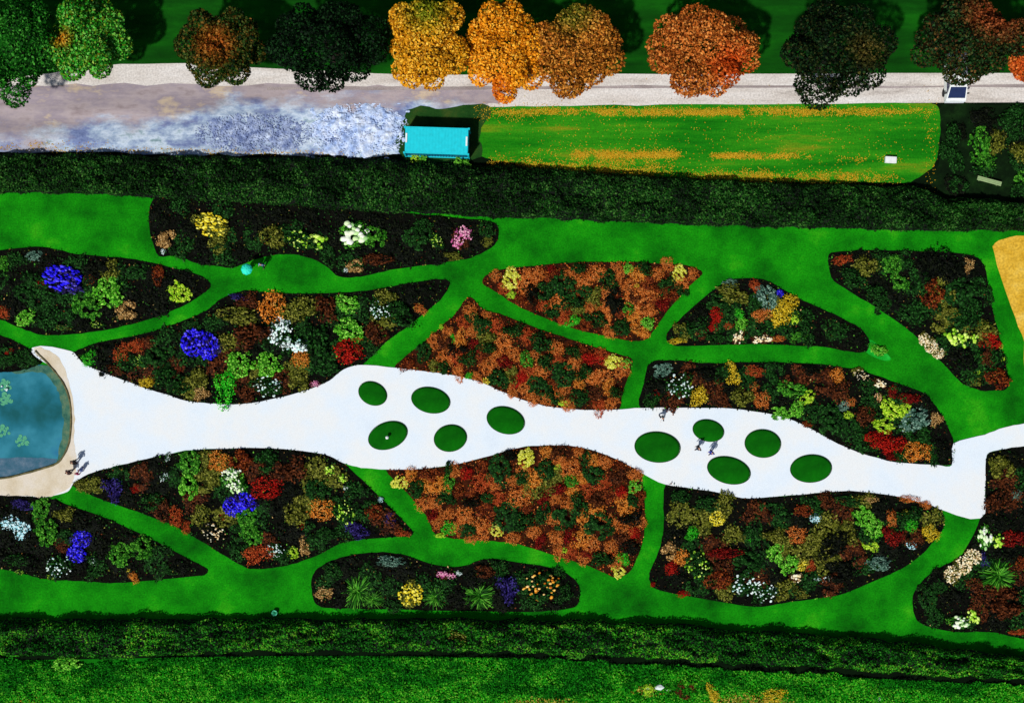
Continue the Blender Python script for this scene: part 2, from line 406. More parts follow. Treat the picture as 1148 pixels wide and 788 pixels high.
# ------------------------------------------------------------------ the planting: beds and what grows in them
BED = {
 'A': [(174,220),(175,284),(200,287),(217,294),(240,298),(262,300),(280,293),(296,288),(324,285),(350,290),(366,299),(380,310),(405,310),(437,303),(494,295),(528,289),(552,277),(559,264),(554,249),(500,243),(440,238),(380,233),(300,226),(240,222)],
 'B': [(-110,300),(-40,286),(0,281),(47,277),(86,285),(144,290),(183,298),(222,308),(236,318),(231,327),(209,341),(170,357),(131,367),(91,374),(52,376),(29,370),(0,358),(-50,340),(-110,335)],
 'C': [(-110,368),(-40,368),(0,376),(20,384),(38,394),(48,404),(36,412),(12,417),(-40,418),(-110,418)],
 'D': [(82,397),(86,393),(110,384),(157,375),(196,363),(230,349),(248,335),(274,326),(300,328),(358,329),(411,326),(450,319),(489,313),(503,315),(504,321),(494,336),(463,362),(437,380),(418,398),(404,410),(385,414),(369,427),(345,437),(311,447),(280,454),(235,453),(209,450),(183,442),(157,434),(131,424),(105,414),(90,404)],
 'E': [(526,333),(541,346),(560,352),(599,367),(638,380),(678,393),(706,401),(709,408),(698,440),(692,460),(651,460),(612,456),(586,450),(560,440),(541,430),(510,422),(476,417),(443,413),(447,406),(479,380),(510,352)],
 'F': [(541,318),(545,309),(560,303),(599,298),(651,294),(717,294),(769,298),(785,303),(787,308),(774,320),(748,349),(728,378),(718,382),(706,382),(665,374),(625,362),(586,346),(560,330)],
 'G': [(747,380),(753,367),(777,344),(800,325),(819,314),(840,312),(860,315),(879,325),(900,337),(934,352),(963,367),(974,382),(971,394),(950,394),(926,389),(848,386),(795,387),(759,388)],
 'H': [(928,290),(932,284),(960,281),(1005,281),(1070,284),(1094,288),(1104,300),(1112,344),(1122,385),(1131,425),(1128,436),(1112,438),(1096,437),(1078,429),(1057,408),(1028,378),(1015,367),(973,339),(935,315)],
 'I': [(729,407),(756,404),(795,407),(848,406),(900,407),(939,411),(966,416),(1005,429),(1036,441),(1047,453),(1057,468),(1068,492),(1070,514),(1066,521),(1052,521),(1005,518),(966,509),(939,498),(900,477),(869,466),(821,459),(769,458),(719,458),(722,429)],
 'J': [(-110,556),(-40,556),(0,555),(34,556),(62,560),(78,567),(118,580),(152,596),(183,611),(217,629),(233,639),(227,645),(183,649),(131,653),(91,651),(52,649),(26,643),(0,637),(-50,632),(-110,632)],
 'K': [(81,544),(84,539),(105,529),(144,519),(183,510),(217,505),(260,502),(300,502),(330,504),(364,509),(383,517),(395,528),(426,557),(447,578),(463,596),(460,601),(440,602),(411,604),(385,608),(358,621),(332,631),(306,636),(280,637),(261,628),(225,606),(199,591),(183,584),(144,570),(105,556)],
 'L': [(351,670),(350,645),(364,632),(385,624),(416,619),(450,621),(484,632),(515,635),(541,627),(560,627),(599,633),(628,639),(646,651),(650,664),(645,680),(600,685),(500,684),(400,682),(360,680)],
 'M': [(434,526),(463,526),(502,522),(541,513),(580,502),(612,499),(644,500),(678,509),(706,522),(719,531),(723,573),(722,598),(714,626),(704,642),(690,647),(659,634),(625,623),(586,611),(560,607),(515,604),(490,600),(484,592),(478,578),(460,556),(440,536)],
 'N': [(746,543),(770,545),(795,549),(832,558),(848,558),(900,554),(953,550),(1005,556),(1044,566),(1055,572),(1057,592),(1041,613),(1018,633),(979,651),(939,667),(887,674),(848,680),(808,674),(756,665),(732,658),(728,642),(740,613),(744,587)],
 'O': [(1105,512),(1122,504),(1150,500),(1260,500),(1260,725),(1148,716),(1109,708),(1070,708),(1031,698),(1023,676),(1028,658),(1047,640),(1078,621),(1096,588),(1102,570)],
}
BEDNAME = {'A': 'narrow bed under the top hedge', 'B': 'upper bed at left edge', 'C': 'corner bed above the pond', 'D': 'upper left pathside bed',
 'E': 'orange bed above path', 'F': 'topmost orange bed', 'G': 'small pointed bed', 'H': 'triangular bed by yellow field', 'I': 'upper right pathside bed',
 'J': 'lower bed at left edge', 'K': 'lower left pathside bed', 'L': 'island bed by bottom hedge', 'M': 'orange bed below path', 'N': 'lower right pathside bed', 'O': 'bottom right corner bed'}

m_dark = leaf('dark_leaves', [(4,16,3),(9,34,7),(18,60,14),(44,96,36)])
m_star = leaf('lime_yellow_leaves', [(130,140,16),(180,184,40),(216,214,70),(236,236,130)])
m_black = leaf('blackish_leaves', [(3,5,4),(6,10,6),(12,18,8),(24,30,14)])
m_mid = leaf('mid_green_leaves', [(7,36,4),(22,80,10),(50,126,22),(104,176,54)])
m_bright = leaf('bright_green_leaves', [(12,58,4),(44,122,14),(86,174,32),(156,222,86)])
m_lime = leaf('lime_leaves', [(50,96,4),(110,170,16),(172,214,36),(218,236,90)])
m_fresh = leaf('fresh_green_leaves', [(4,110,4),(14,160,12),(40,190,30),(110,215,60)])
m_olive = leaf('olive_leaves', [(28,34,6),(62,70,14),(100,104,28),(140,140,60)])
m_tan = leaf('tan_leaves', [(70,50,20),(130,92,44),(180,140,80),(215,180,120)])
m_brown = leaf('brown_leaves', [(18,8,4),(44,20,8),(80,38,16),(112,60,30)])
m_rust = leaf('rust_leaves', [(120,48,8),(180,88,26),(208,114,44),(228,150,82)])
m_rust2 = leaf('red_rust_leaves', [(86,18,6),(146,44,16),(180,74,30),(206,108,56)])
m_rustd = leaf('dark_rust_leaves', [(26,6,4),(70,22,8),(116,46,16),(150,76,30)])
m_orange = leaf('orange_leaves', [(140,62,10),(196,104,22),(220,134,44),(236,168,84)])
m_red = leaf('red_leaves', [(80,4,4),(132,10,8),(168,20,14),(206,48,28)])
m_redd = leaf('dark_red_leaves', [(34,2,3),(76,8,8),(112,16,12),(150,34,22)])
m_purple = leaf('purple_leaves', [(8,6,24),(22,16,60),(44,34,100),(70,60,140)])
m_greyg = leaf('grey_green_leaves', [(14,34,26),(40,76,60),(84,122,104),(140,170,150)])
m_yleaf = leaf('yellow_leaves', [(140,110,6),(195,160,16),(222,188,34),(235,210,80)])
b_blue = leaf('blue_petals', [(14,8,130),(26,16,190),(34,22,235),(60,50,245),(120,110,250)], .5)
b_white = leaf('white_petals', [(150,200,190),(215,240,235),(240,250,248),(205,235,215)], .5)
b_wgreen = leaf('greenish_white_petals', [(130,190,110),(200,235,160),(235,250,215),(245,250,235)], .5)
b_cream = leaf('cream_petals', [(190,150,100),(230,205,150),(245,230,190),(250,240,215)], .5)
b_lblue = leaf('pale_blue_petals', [(110,180,190),(170,225,235),(205,240,248),(225,248,252)], .5)
b_yellow = leaf('yellow_petals', [(165,140,10),(210,190,30),(232,216,60),(240,230,110)], .5)
b_limef = leaf('lime_flower_heads', [(80,140,20),(140,200,40),(190,225,80),(220,240,130)], .5)
b_pink = leaf('pink_petals', [(140,50,100),(200,100,150),(225,150,180),(235,190,200)], .5)
b_peach = leaf('peach_petals', [(180,100,60),(220,160,100),(235,195,140),(245,220,180)], .5)
b_amber = leaf('amber_petals', [(190,100,20),(225,150,40),(240,185,80),(245,210,140)], .5)

# kind: object name, look, category, foliage meshes, foliage material, [blossom meshes, blossom material]
K = {
 'blue': ('flower_clump', 'violet-blue flower clump', 'flowers', MOUND, m_purple, DENSE, b_blue),
 'white': ('flower_clump', 'white flower clump', 'flowers', MOUND, m_dark, CLUST, b_white),
 'wgreen': ('flower_clump', 'greenish white flower clump', 'flowers', MOUND, m_mid, CLUST, b_wgreen),
 'wballs': ('flower_clump', 'clump of large pale flower heads', 'flowers', MOUND, m_mid, BALLS, b_wgreen),
 'cream': ('flower_clump', 'cream flower clump', 'flowers', MOUND, m_olive, DENSE, b_cream),
 'creamb': ('flower_clump', 'pale yellow flower clump', 'flowers', MOUND, m_brown, BALLS, b_cream),
 'lblue': ('flower_clump', 'pale ice-blue flower clump', 'flowers', MOUND, m_dark, DENSE, b_lblue),
 'pink': ('flower_clump', 'pink flower clump', 'flowers', MOUND, m_brown, CLUST, b_pink),
 'peach': ('flower_clump', 'peach flower clump', 'flowers', MOUND, m_olive, DENSE, b_peach),
 'amber': ('flower_clump', 'amber and white flower clump', 'flowers', MOUND, m_dark, SPECK, b_amber),
 'yellow': ('flower_clump', 'yellow flower clump', 'flowers', MOUND, m_olive, DENSE, b_yellow),
 'limef': ('flower_clump', 'clump of lime flower heads', 'flowers', MOUND, m_dark, BALLS, b_limef),
 'limes': ('flower_clump', 'lime-speckled dark plant', 'flowers', MOUND, m_dark, SPECK, b_limef),
 'whites': ('flower_clump', 'white-speckled dark plant', 'flowers', MOUND, m_dark, SPECK, b_white),
 'creams': ('flower_clump', 'yellow-speckled dark plant', 'flowers', MOUND, m_black, SPECK, b_cream),
 'yblock': ('bush', 'golden yellow squared bush', 'bush', BLOCK, m_yleaf),
 'ybush': ('bush', 'golden yellow bush', 'bush', MOUNDF, m_yleaf),
 'oblock': ('bush', 'orange squared bush', 'bush', BLOCK, m_orange),
 'orange': ('bush', 'orange bush', 'bush', MOUNDF, m_orange),
 'tan': ('bush', 'tan brown bush', 'bush', MOUND, m_tan),
 'rust': ('bush', 'rust-coloured bush', 'bush', MOUNDF, m_rust),
 'rust2': ('bush', 'red-brown bush', 'bush', MOUNDF, m_rust2),
 'rustd': ('bush', 'dark rust bush', 'bush', MOUND, m_rustd),
 'red': ('bush', 'red bush', 'bush', MOUNDF, m_red),
 'redb': ('bush', 'red squared bush', 'bush', BLOCK, m_red),
 'redd': ('bush', 'dark red bush', 'bush', MOUND, m_redd),
 'brown': ('bush', 'brown bush', 'bush', MOUND, m_brown),
 'olive': ('shrub', 'olive shrub', 'shrub', MOUND, m_olive),
 'dk': ('shrub', 'dark green shrub', 'shrub', MOUND, m_dark),
 'dkl': ('shrub', 'dark green leafy shrub', 'shrub', LEAFY, m_dark),
 'black': ('shrub', 'near-black evergreen shrub', 'shrub', MOUND, m_black),
 'mid': ('shrub', 'mid green leafy shrub', 'shrub', LEAFY, m_mid),
 'bright': ('shrub', 'bright green leafy shrub', 'shrub', LEAFY, m_bright),
 'lime': ('shrub', 'lime green leafy shrub', 'shrub', LEAFY, m_lime),
 'fresh': ('shrub', 'dense fresh green shrub', 'shrub', MOUNDF, m_fresh),
 'greyg': ('shrub', 'grey-green shrub', 'shrub', LEAFY, m_greyg),
 'purple': ('shrub', 'dark purple shrub', 'shrub', MOUND, m_purple),
 'spiky': ('grass_tuft', 'spiky dark green tuft', 'ornamental grass', SPIKY, m_mid),
 'star': ('rosette_plant', 'fluffy pale yellow plant', 'plant', STAR, m_star),
}
P = {}
P['A'] = 'tan 186 269 9 11;white 183 282 3 3;yellow 238 252 17 12;olive 243 273 12 10;olive 307 266 11 15;limes 338 270 16 12;limef 356 270 11 10;wballs 396 262 17 14;mid 420 266 13 13;tan 398 299 12 8;white 389 302 4 3;brown 422 291 15 8;dkl 468 266 14 15;pink 518 268 12 10;olive 546 271 9 8;olive 506 287 14 6;limes 489 270 8 8'
P['B'] = 'greyg 38 287 12 8;mid 3 296 9 8;blue 70 312 20 13;redd 46 319 5 6;rustd 101 313 8 8;olive 124 302 11 10;bright 121 328 18 17;mid 95 342 14 16;tan 142 349 13 10;dkl 153 305 14 10;rustd 177 308 9 8;lime 199 328 14 12;bright 29 356 13 10;rust2 4 350 8 7;olive 70 367 14 4;dkl 28 328 14 10;limes 106 364 12 5;bright -30 320 14 12;blue -60 315 14 12'
P['C'] = 'red 10 395 4 4;dk 16 403 14 7;dkl 35 404 9 6;dk -12 404 12 8'
P['D'] = 'rust2 134 397 10 9;rust2 151 389 12 8;fresh 102 401 9 10;brown 128 414 13 8;limes 156 404 6 8;dkl 173 405 17 14;dk 186 424 17 13;dk 199 435 14 11;ybush 165 429 10 9;blue 218 384 14 14;blue 233 388 11 14;red 201 414 4 4;olive 222 425 12 10;tan 226 441 8 8;fresh 251 432 17 15;bright 268 409 17 14;bright 301 409 16 13;purple 269 334 14 5;olive 268 354 18 12;brown 282 376 20 14;oblock 304 344 14 16;olive 340 345 16 14;brown 364 345 13 13;white 314 373 14 12;white 330 386 15 11;orange 337 402 11 10;dk 353 384 15 20;bright 389 341 18 15;bright 392 370 15 14;whites 427 347 11 11;red 390 393 18 13;rust 402 380 4 4;brown 421 374 12 17;rust 471 346 9 7;dk 448 352 14 14;whites 300 433 16 12;brown 280 441 10 9;olive 333 428 12 12;pink 353 430 8 5;dk 366 411 14 10;black 480 325 14 8'
P['E'] = 'dk 530 357 7 8;dk 576 371 13 9;dk 546 390 8 6;dkl 475 395 11 13;dkl 497 412 8 8;fresh 526 421 6 6;dkl 559 425 12 10;yellow 545 427 5 4;mid 590 403 8 7;dkl 604 433 11 12;dk 609 385 12 10;red 583 424 9 7;redd 532 388 9 7;fresh 506 378 5 4;lime 495 367 4 4;dkl 632 420 15 12;dk 651 446 10 10;lime 632 452 7 4;star 687 406 11 11;bright 702 408 7 8;red 663 403 12 8;dk 690 440 7 9;black 513 392 10 6;dk 655 418 8 7;red 585 424 7 6'
P['F'] = 'star 573 313 11 11;lime 573 331 6 4;dkl 632 321 13 13;dk 611 326 10 9;redd 618 302 7 8;dk 650 301 10 8;dk 679 312 10 9;bright 704 301 9 7;dk 640 338 11 9;olive 649 345 9 8;fresh 643 359 8 7;dk 666 357 11 7;dkl 696 368 15 10;black 690 338 10 12;mid 705 346 6 6;yellow 714 321 3 3;star 761 307 9 10;bright 726 362 8 7;redd 743 341 7 8;dk 766 326 9 7;black 596 330 8 7'
P['G'] = 'greyg 818 318 12 6;olive 824 331 18 12;dkl 806 341 14 10;rust2 847 320 8 7;greyg 860 334 14 12;blue 874 329 4 4;yblock 884 340 12 10;yblock 877 354 11 11;red 803 352 8 9;red 801 366 6 7;rust2 817 365 7 4;fresh 828 351 6 7;bright 830 365 8 8;rust 853 354 10 9;creamb 828 378 8 6;creamb 849 381 9 6;creamb 860 380 5 6;lime 892 356 8 7;ybush 759 382 12 5;olive 763 371 9 9;dk 800 379 15 7;brown 786 374 8 6;rust 872 380 8 4;mid 895 378 11 7;bright 985 393 9 6;black 785 352 12 14;fresh 978 388 7 5'
P['H'] = 'rust2 944 291 13 8;olive 974 298 13 11;mid 1000 299 12 13;mid 1010 320 10 11;black 1040 298 16 14;black 1062 300 16 15;tan 1086 298 8 6;dkl 1078 327 20 17;dk 1106 330 10 14;rustd 1046 328 14 12;star 1029 325 5 5;dkl 990 342 16 12;dkl 1018 352 15 12;dk 960 314 16 12;dk 982 328 14 10;olive 1066 351 11 8;cream 1036 380 9 9;cream 1044 388 10 10;cream 1052 396 9 8;limef 1068 378 10 10;limef 1079 381 8 9;limef 1092 382 6 8;redb 1108 381 14 9;black 1078 400 16 12;brown 1106 401 9 8;rustd 1117 424 13 11;lime 1096 418 4 4;lime 1122 388 4 4;lime 1125 402 4 4;olive 1094 428 10 7;dk 1090 350 14 12'
P['I'] = 'greyg 743 415 13 10;whites 762 433 14 13;lime 773 429 4 8;yblock 783 444 9 10;black 791 420 20 11;brown 807 447 14 9;yblock 820 418 7 11;rust2 846 415 16 8;rust 845 432 6 5;olive 834 445 12 10;rust 856 448 10 8;red 736 441 4 4;dk 731 448 10 8;bright 878 463 18 11;lime 904 446 8 10;mid 888 437 17 10;bright 893 458 10 9;orange 938 421 12 10;olive 960 416 10 6;creams 966 421 13 8;creamb 986 430 10 7;redd 1000 440 8 6;redd 1021 447 18 9;rust 954 451 5 6;greyg 946 455 7 6;lime 951 466 5 5;dkl 933 472 17 17;brown 969 466 12 12;peach 984 446 5 4;lime 999 459 13 11;lime 1014 462 9 10;lime 991 477 13 7;greyg 1026 470 17 13;redb 986 493 13 8;redb 1002 499 13 9;redd 1003 513 13 5;orange 1027 505 13 12;tan 1050 470 9 11;black 1056 504 11 15;rustd 906 475 9 6;black 912 417 16 8'
P['J'] = 'lblue 11 586 10 8;lblue 25 596 10 9;mid 45 572 13 16;mid 52 597 14 14;olive 72 577 14 11;purple 25 566 10 7;blue 92 604 10 9;blue 86 621 10 9;brown 69 611 8 8;whites 66 635 13 13;lime 57 647 6 4;mid 134 621 15 13;mid 158 615 13 12;orange 150 646 9 7;yellow 144 640 3 3;dk 20 628 14 9;limes 22 641 7 4;dk 190 640 12 6;whites 105 630 5 4;blue -40 600 14 14;mid -60 615 16 14'
P['K'] = 'olive 94 545 13 9;purple 127 549 13 11;red 153 548 5 5;whites 188 512 7 5;whites 184 535 6 5;mid 213 521 15 16;bright 211 546 11 14;orange 245 515 12 11;rustd 269 516 13 12;wgreen 264 538 14 12;blue 261 568 10 10;blue 274 564 12 11;red 251 578 4 4;rust2 197 577 9 13;rust2 208 592 9 7;dk 297 516 15 14;red 298 545 18 11;mid 276 580 13 12;mid 281 598 13 14;rust2 287 622 15 13;orange 360 573 15 11;red 342 593 4 6;olive 332 578 15 14;limes 386 575 11 14;dk 370 599 18 10;limef 370 527 6 6;limef 383 536 6 5;white 388 546 3 3;dkl 355 550 16 12;brown 328 528 16 14;creams 240 597 13 10;whites 309 617 8 10;lime 328 620 7 6;tan 342 612 6 11;lblue 427 560 3 3;purple 399 593 12 9;purple 402 603 9 3;rustd 420 575 11 8;purple 438 583 7 7;rust2 450 597 11 6;dk 170 562 14 9'
P['L'] = 'dkl 374 640 14 11;greyg 438 629 22 8;tan 362 665 8 8;spiky 400 663 17 15;spiky 418 672 10 10;yellow 461 667 12 13;spiky 488 669 11 13;pink 500 645 12 7;white 515 642 3 3;spiky 537 668 17 14;purple 570 660 14 12;amber 607 657 20 15;dkl 596 645 8 7;dk 632 665 9 10;brown 543 640 12 7'
P['M'] = 'star 448 541 11 11;dkl 467 548 10 10;dkl 503 525 6 9;mid 503 541 6 9;dkl 560 528 14 13;black 573 511 11 8;star 589 514 11 11;dkl 568 579 15 14;star 556 594 7 7;fresh 502 592 8 8;lime 494 600 8 4;red 523 531 8 7;redd 486 576 9 7;black 530 563 8 6;dkl 611 528 11 9;mid 640 539 8 6;lime 625 523 5 4;dkl 665 532 11 10;brown 692 534 10 12;bright 712 545 8 9;red 697 552 8 6;dk 651 568 9 12;dkl 672 590 15 13;dkl 632 582 12 12;redd 610 563 8 7;black 708 582 10 8;white 715 581 3 3;red 711 597 8 6;black 707 614 10 11;lime 633 618 4 4;dk 675 627 11 8;fresh 700 626 6 9;star 693 641 10 9;dk 585 587 9 9;redd 605 608 8 6;redd 661 619 7 7'
P['N'] = 'dk 762 556 14 10;dk 792 565 18 12;yellow 804 581 8 8;fresh 777 598 8 7;tan 750 617 12 11;orange 764 624 11 9;red 753 637 9 7;red 766 665 9 6;red 732 655 4 4;limes 782 633 13 14;lime 786 622 4 5;redd 812 620 16 7;rustd 806 650 12 13;dkl 838 630 16 11;whites 836 655 15 12;whites 857 664 14 11;bright 870 620 12 11;bright 884 632 13 11;yellow 900 633 5 7;creamb 893 647 7 6;rust 893 598 11 9;olive 868 600 12 8;fresh 840 604 5 5;rustd 900 572 12 8;lblue 914 581 5 6;bright 968 580 13 12;bright 980 593 11 11;lime 976 611 10 7;rust2 908 634 8 6;greyg 985 632 17 9;rust 1000 580 8 7;dk 1020 577 14 8;yellow 1015 575 4 4;rust 1019 559 14 6;rust 1038 566 10 6;fresh 1022 591 7 7;ybush 1045 599 12 13;lblue 1022 610 6 5;redd 1000 601 12 10;red 990 594 4 4;tan 978 560 10 5;dk 952 562 16 10;whites 922 648 10 4;olive 895 665 14 7;dk 1053 578 6 8;black 940 640 18 12;black 935 610 16 14'
P['O'] = 'wballs 1104 603 11 17;limef 1118 606 8 8;cream 1068 643 10 8;cream 1080 634 10 9;cream 1091 624 9 8;purple 1103 628 8 6;spiky 1120 645 18 18;redd 1135 605 10 12;rustd 1146 632 8 9;brown 1097 657 13 9;dkl 1040 670 14 12;dkl 1052 658 9 9;wballs 1076 697 11 8;limef 1090 693 9 8;rust2 1142 708 10 6;olive 1122 525 14 13;greyg 1140 555 6 6;brown 1116 563 12 12;brown 1130 680 18 14;black 1118 580 12 10;dk 1170 530 20 18;dk 1180 660 20 20'

FILL = {'A': ('black','dk','black'), 'B': ('black','dk','black','dk'), 'C': ('dk',), 'D': ('dk','brown','dk','olive','black'), 'G': ('dk','black','dk','olive'),
        'H': ('dk','dk','olive','black'), 'I': ('dk','black','dk','brown'), 'J': ('black','dk','black'), 'K': ('dk','black','dk','olive','brown'),
        'L': ('black','dk'), 'N': ('dk','olive','dk','black','brown'), 'O': ('black','dk','brown')}
ORANGE = ('E', 'F', 'M')

m_soil = ground_mat('dark_soil', [(3,4,3),(8,9,5),(18,16,9)], 1.2)
m_soilo = ground_mat('rusty_leaf_mould', [(16,6,3),(44,18,6),(84,36,12)], 1.0)
BEDP = {b: spline(p, True, 5) for b, p in BED.items()}
for b in BED:
    o = sheet('flower_bed', BED[b], .055, m_soilo if b in ORANGE else m_soil, jit=.5, thick=.06)

EDGE = np.concatenate([np.array(q) for q in BEDP.values()])
def grow(kind, px, py, rx, ry, rot=None, h=None):
    """plants one thing: a single mesh, or an Empty over its foliage and its blossoms"""
    k = K[kind]; q = HC/PX*1.0
    e = float(np.hypot(EDGE[:, 0]-px, EDGE[:, 1]-py).min()); q = max(.86, min(1.2, e/max(rx, ry)*1.1))   # plants at a bed's edge are kept trimmed
    a, c = rx/PX*q, ry/PX*q
    if h is None: h = max(.28, min(1.5, .62*(a+c)*.5*random.uniform(.85, 1.2)))
    if kind in ('star',): h *= .8
    x, y, _ = at(px, py, h*.45)
    i = random.randrange(len(k[3]))
    if rot is None: rot = random.choice((0, math.pi))+random.uniform(-.22, .22) if abs(rx-ry) > 2 or k[3] is BLOCK else random.uniform(0, 6.28)
    sc = (a, c, h)
    if len(k) > 5:
        o = empty(k[0], (x, y, .05), rot, sc)
        mobj('foliage', k[3][i], k[4], o)
        mobj('blossoms', k[5][random.randrange(len(k[5]))], k[6], o)
    else:
        o = mobj(k[0], k[3][i], k[4], None, (x, y, .05), rot, sc)
    o['category'] = k[2]
    return o

THINGS = []   # (bed, kind, px, py, r, object)
for b, txt in P.items():
    for e in txt.split(';'):
        w = e.split(); kind = w[0]; px, py, rx, ry = map(float, w[1:])
        if b in ORANGE and kind in ('dk', 'dkl', 'black', 'mid'):
            o = grow(kind, px, py, rx*1.15, ry*1.15, h=random.uniform(.65, .85))
        else: o = grow(kind, px, py, rx, ry)
        THINGS.append((b, kind, px, py, (rx+ry)/2, o))
# labels: what the plant is, what it grows beside, which bed
def where(dx, dy):
    if abs(dx) > 1.6*abs(dy): return 'right of' if dx > 0 else 'left of'
    return 'below' if dy > 0 else 'above'
ORD = ['', 'second ', 'third ', 'fourth ', 'fifth ', 'sixth ', 'seventh ', 'eighth ']
for b in P:
    L = [t for t in THINGS if t[0] == b]
    for t in L:
        look = K[t[1]][1]; same = [u for u in L if K[u[1]][1] == look]
        uniq = sorted((u for u in L if u is not t and sum(1 for v in L if v[1] == u[1]) == 1), key=lambda u: math.hypot(u[2]-t[2], u[3]-t[3])-u[4])
        near = uniq[0] if uniq else None
        if len(same) == 1:
            lab = look + (' %s the %s' % (where(t[2]-near[2], t[3]-near[3]), K[near[1]][1]) if near else '') + ', ' + BEDNAME[b]
        else:
            xs = sorted(same, key=lambda u: (u[2], u[3])); i = xs.index(t)
            n = len(xs)
            if n == 2:
                dx, dy = abs(xs[0][2]-xs[1][2]), abs(xs[0][3]-xs[1][3])
                if dx >= dy: w = ('left', 'right')[i]
                else: w = 'upper' if t[3] == min(u[3] for u in xs) else 'lower'
                lab = '%s of the two %ss in %s' % (w, look, BEDNAME[b])
            else:
                w = 'leftmost' if i == 0 else 'rightmost' if i == n-1 else ('%sfrom left' % ORD[i])
                lab = '%s of the %ss in %s' % (w, look, BEDNAME[b])
        lab = lab.replace('bushs', 'bushes')
        if len(lab.split()) > 16: lab = look + ', ' + BEDNAME[b] if len(same) == 1 else lab.replace(' the ', ' ')
        t[5]['label'] = lab
        g = {'flowers': 'flower clumps in the beds', 'bush': 'coloured bushes in the beds', 'shrub': 'green shrubs in the beds', 'ornamental grass': 'spiky tufts in the island bed', 'plant': 'pale yellow plants in the beds'}[K[t[1]][2]]
        t[5]['group'] = g
# low filling plants between them
def scatter(b, spacing, avoid, tries=4000, margin=0):
    Q = np.array(BEDP[b]); lo, hi = Q.min(0), Q.max(0); lo = np.maximum(lo, (-30, 0)); hi = np.minimum(hi, (1180, 788))
    out = []
    xy = RS.uniform(lo, hi, (tries, 2)); xy = xy[inside(Q, xy[:, 0], xy[:, 1])]
    for x, y in xy.tolist():
        e = min(math.hypot(x-q[0], y-q[1]) for q in Q)
        if e < margin: continue
        if any((x-u)**2+(y-v)**2 < spacing**2 for u, v in out): continue
        if any(math.hypot(x-u, y-v) < r for u, v, r in avoid): continue
        out.append((x, y))
    return out
for b in P:
    av = [(t[2], t[3], t[4]*(.95 if b not in ORANGE else 1.1)) for t in THINGS if t[0] == b]
    if b in ORANGE:
        for x, y in scatter(b, 31, [(u, v, w*1.6) for u, v, w in av], 900, 9):
            k = random.choice(('dk', 'dkl', 'dk', 'dkl', 'brown', 'redd')); r = random.uniform(7, 11); av.append((x, y, r*.9))
            o = grow(k, x, y, r, r*random.uniform(.8, 1.1), h=random.uniform(.55, .75)); o.name = 'dark_shrub'
            o['label'] = '%s standing among the rust bushes of %s' % (K[k][1], BEDNAME[b]); o['group'] = '%ss among the rust bushes of %s' % (K[k][1].replace('bush', 'bushe'), BEDNAME[b])
        for x, y in scatter(b, 14.2, av, 3000, 5):
            k = random.choices(['rust', 'rust2', 'rustd', 'orange', 'olive'], [56, 9, 14, 14, 7])[0]
            r = random.uniform(7, 12)
            o = grow(k, x, y, r, r*random.uniform(.85, 1.1), h=random.uniform(.28, .5))
            o['label'] = 'low %s crowded among others in %s' % (K[k][1], BEDNAME[b]); o['group'] = 'low %s planting in the %s' % (K[k][1].replace(' bush', '').replace(' shrub', ''), BEDNAME[b])
            o.name = 'low_bush'
    else:
        for x, y in scatter(b, 21, av, 2500, 11):
            k = random.choice(FILL[b]); r = random.uniform(12, 17)
            o = grow(k, x, y, r, r*random.uniform(.8, 1.1), h=random.uniform(.3, .55))
            o['label'] = 'low %s filling gaps in %s' % (K[k][1], BEDNAME[b]); o['group'] = 'low %ss filling gaps in %s' % (K[k][1].replace('bush', 'bushe'), BEDNAME[b])
            o.name = 'low_shrub'
# loose ground cover under the plants of each bed
for b in BED:
    Q = np.array(BEDP[b]); lo, hi = Q.min(0), Q.max(0)
    n = int((hi-lo).prod()/144*26)
    xy = RS.uniform(lo, hi, (n, 2)); xy = xy[inside(Q, xy[:, 0], xy[:, 1])]
    Pn = np.stack([(xy[:, 0]-574)/PX, (394-xy[:, 1])/PX, RS.uniform(.06, .3, len(xy))], 1)
    Nn = RS.normal(size=Pn.shape)*.55+np.array([0, 0, .8])
    V, F = leaves(Pn, Nn, RS.uniform(.09, .24, len(Pn)))
    mats = [m_rust, m_rustd, m_rust2, m_dark] if b in ORANGE else [m_black, m_dark, m_brown, m_olive, m_mid, m_tan]
    idx = RS.choice(len(mats), len(Pn), p=[.22, .45, .1, .23] if b in ORANGE else [.53, .34, .05, .04, .03, .01])
    o = mobj('ground_cover', mk('ground_cover', V, F, mats, idx)); o['kind'] = 'stuff'
    tag(o, 'loose low leaves covering the soil of %s' % BEDNAME[b], 'ground cover')
# ------------------------------------------------------------------ ground, lawns, paths, pond
m_base = ground_mat('dark_turf', [(2,9,3),(4,18,4),(8,30,6)], .35)
m_lawn = ground_mat('lawn_grass', [(2,64,3),(8,108,5),(20,140,8),(60,168,18)], .2, detail=13, fine=7, finek=.34)
m_top = ground_mat('shaded_grass', [(5,48,4),(10,72,7),(18,98,10)], .3, stretch=(.5, 2, 1))
m_path = ground_mat('white_gravel', [(210,222,233),(219,229,237),(226,229,229),(216,228,238)], .18, fine=12, finek=.09, bump=.1)
m_beige = ground_mat('sandy_gravel', [(196,180,150),(212,200,178),(218,210,200)], .5, fine=10, finek=.1)
m_road = ground_mat('pale_road_gravel', [(168,158,150),(206,198,190),(218,212,206),(226,222,218)], .5, fine=6, finek=.25, stretch=(.35, 1.6, 1))
m_yellow = ground_mat('golden_straw', [(176,128,24),(206,160,44),(220,178,64),(228,194,96)], .5, fine=5, finek=.3)
m_strip = ground_mat('meadow_grass', [(10,90,6),(22,118,10),(50,138,16),(130,132,22)], .5, fine=7, finek=.3, stretch=(.18, 1.5, 1))
m_dkearth = ground_mat('dark_green_turf', [(4,14,4),(9,28,7),(20,48,14)], .8)

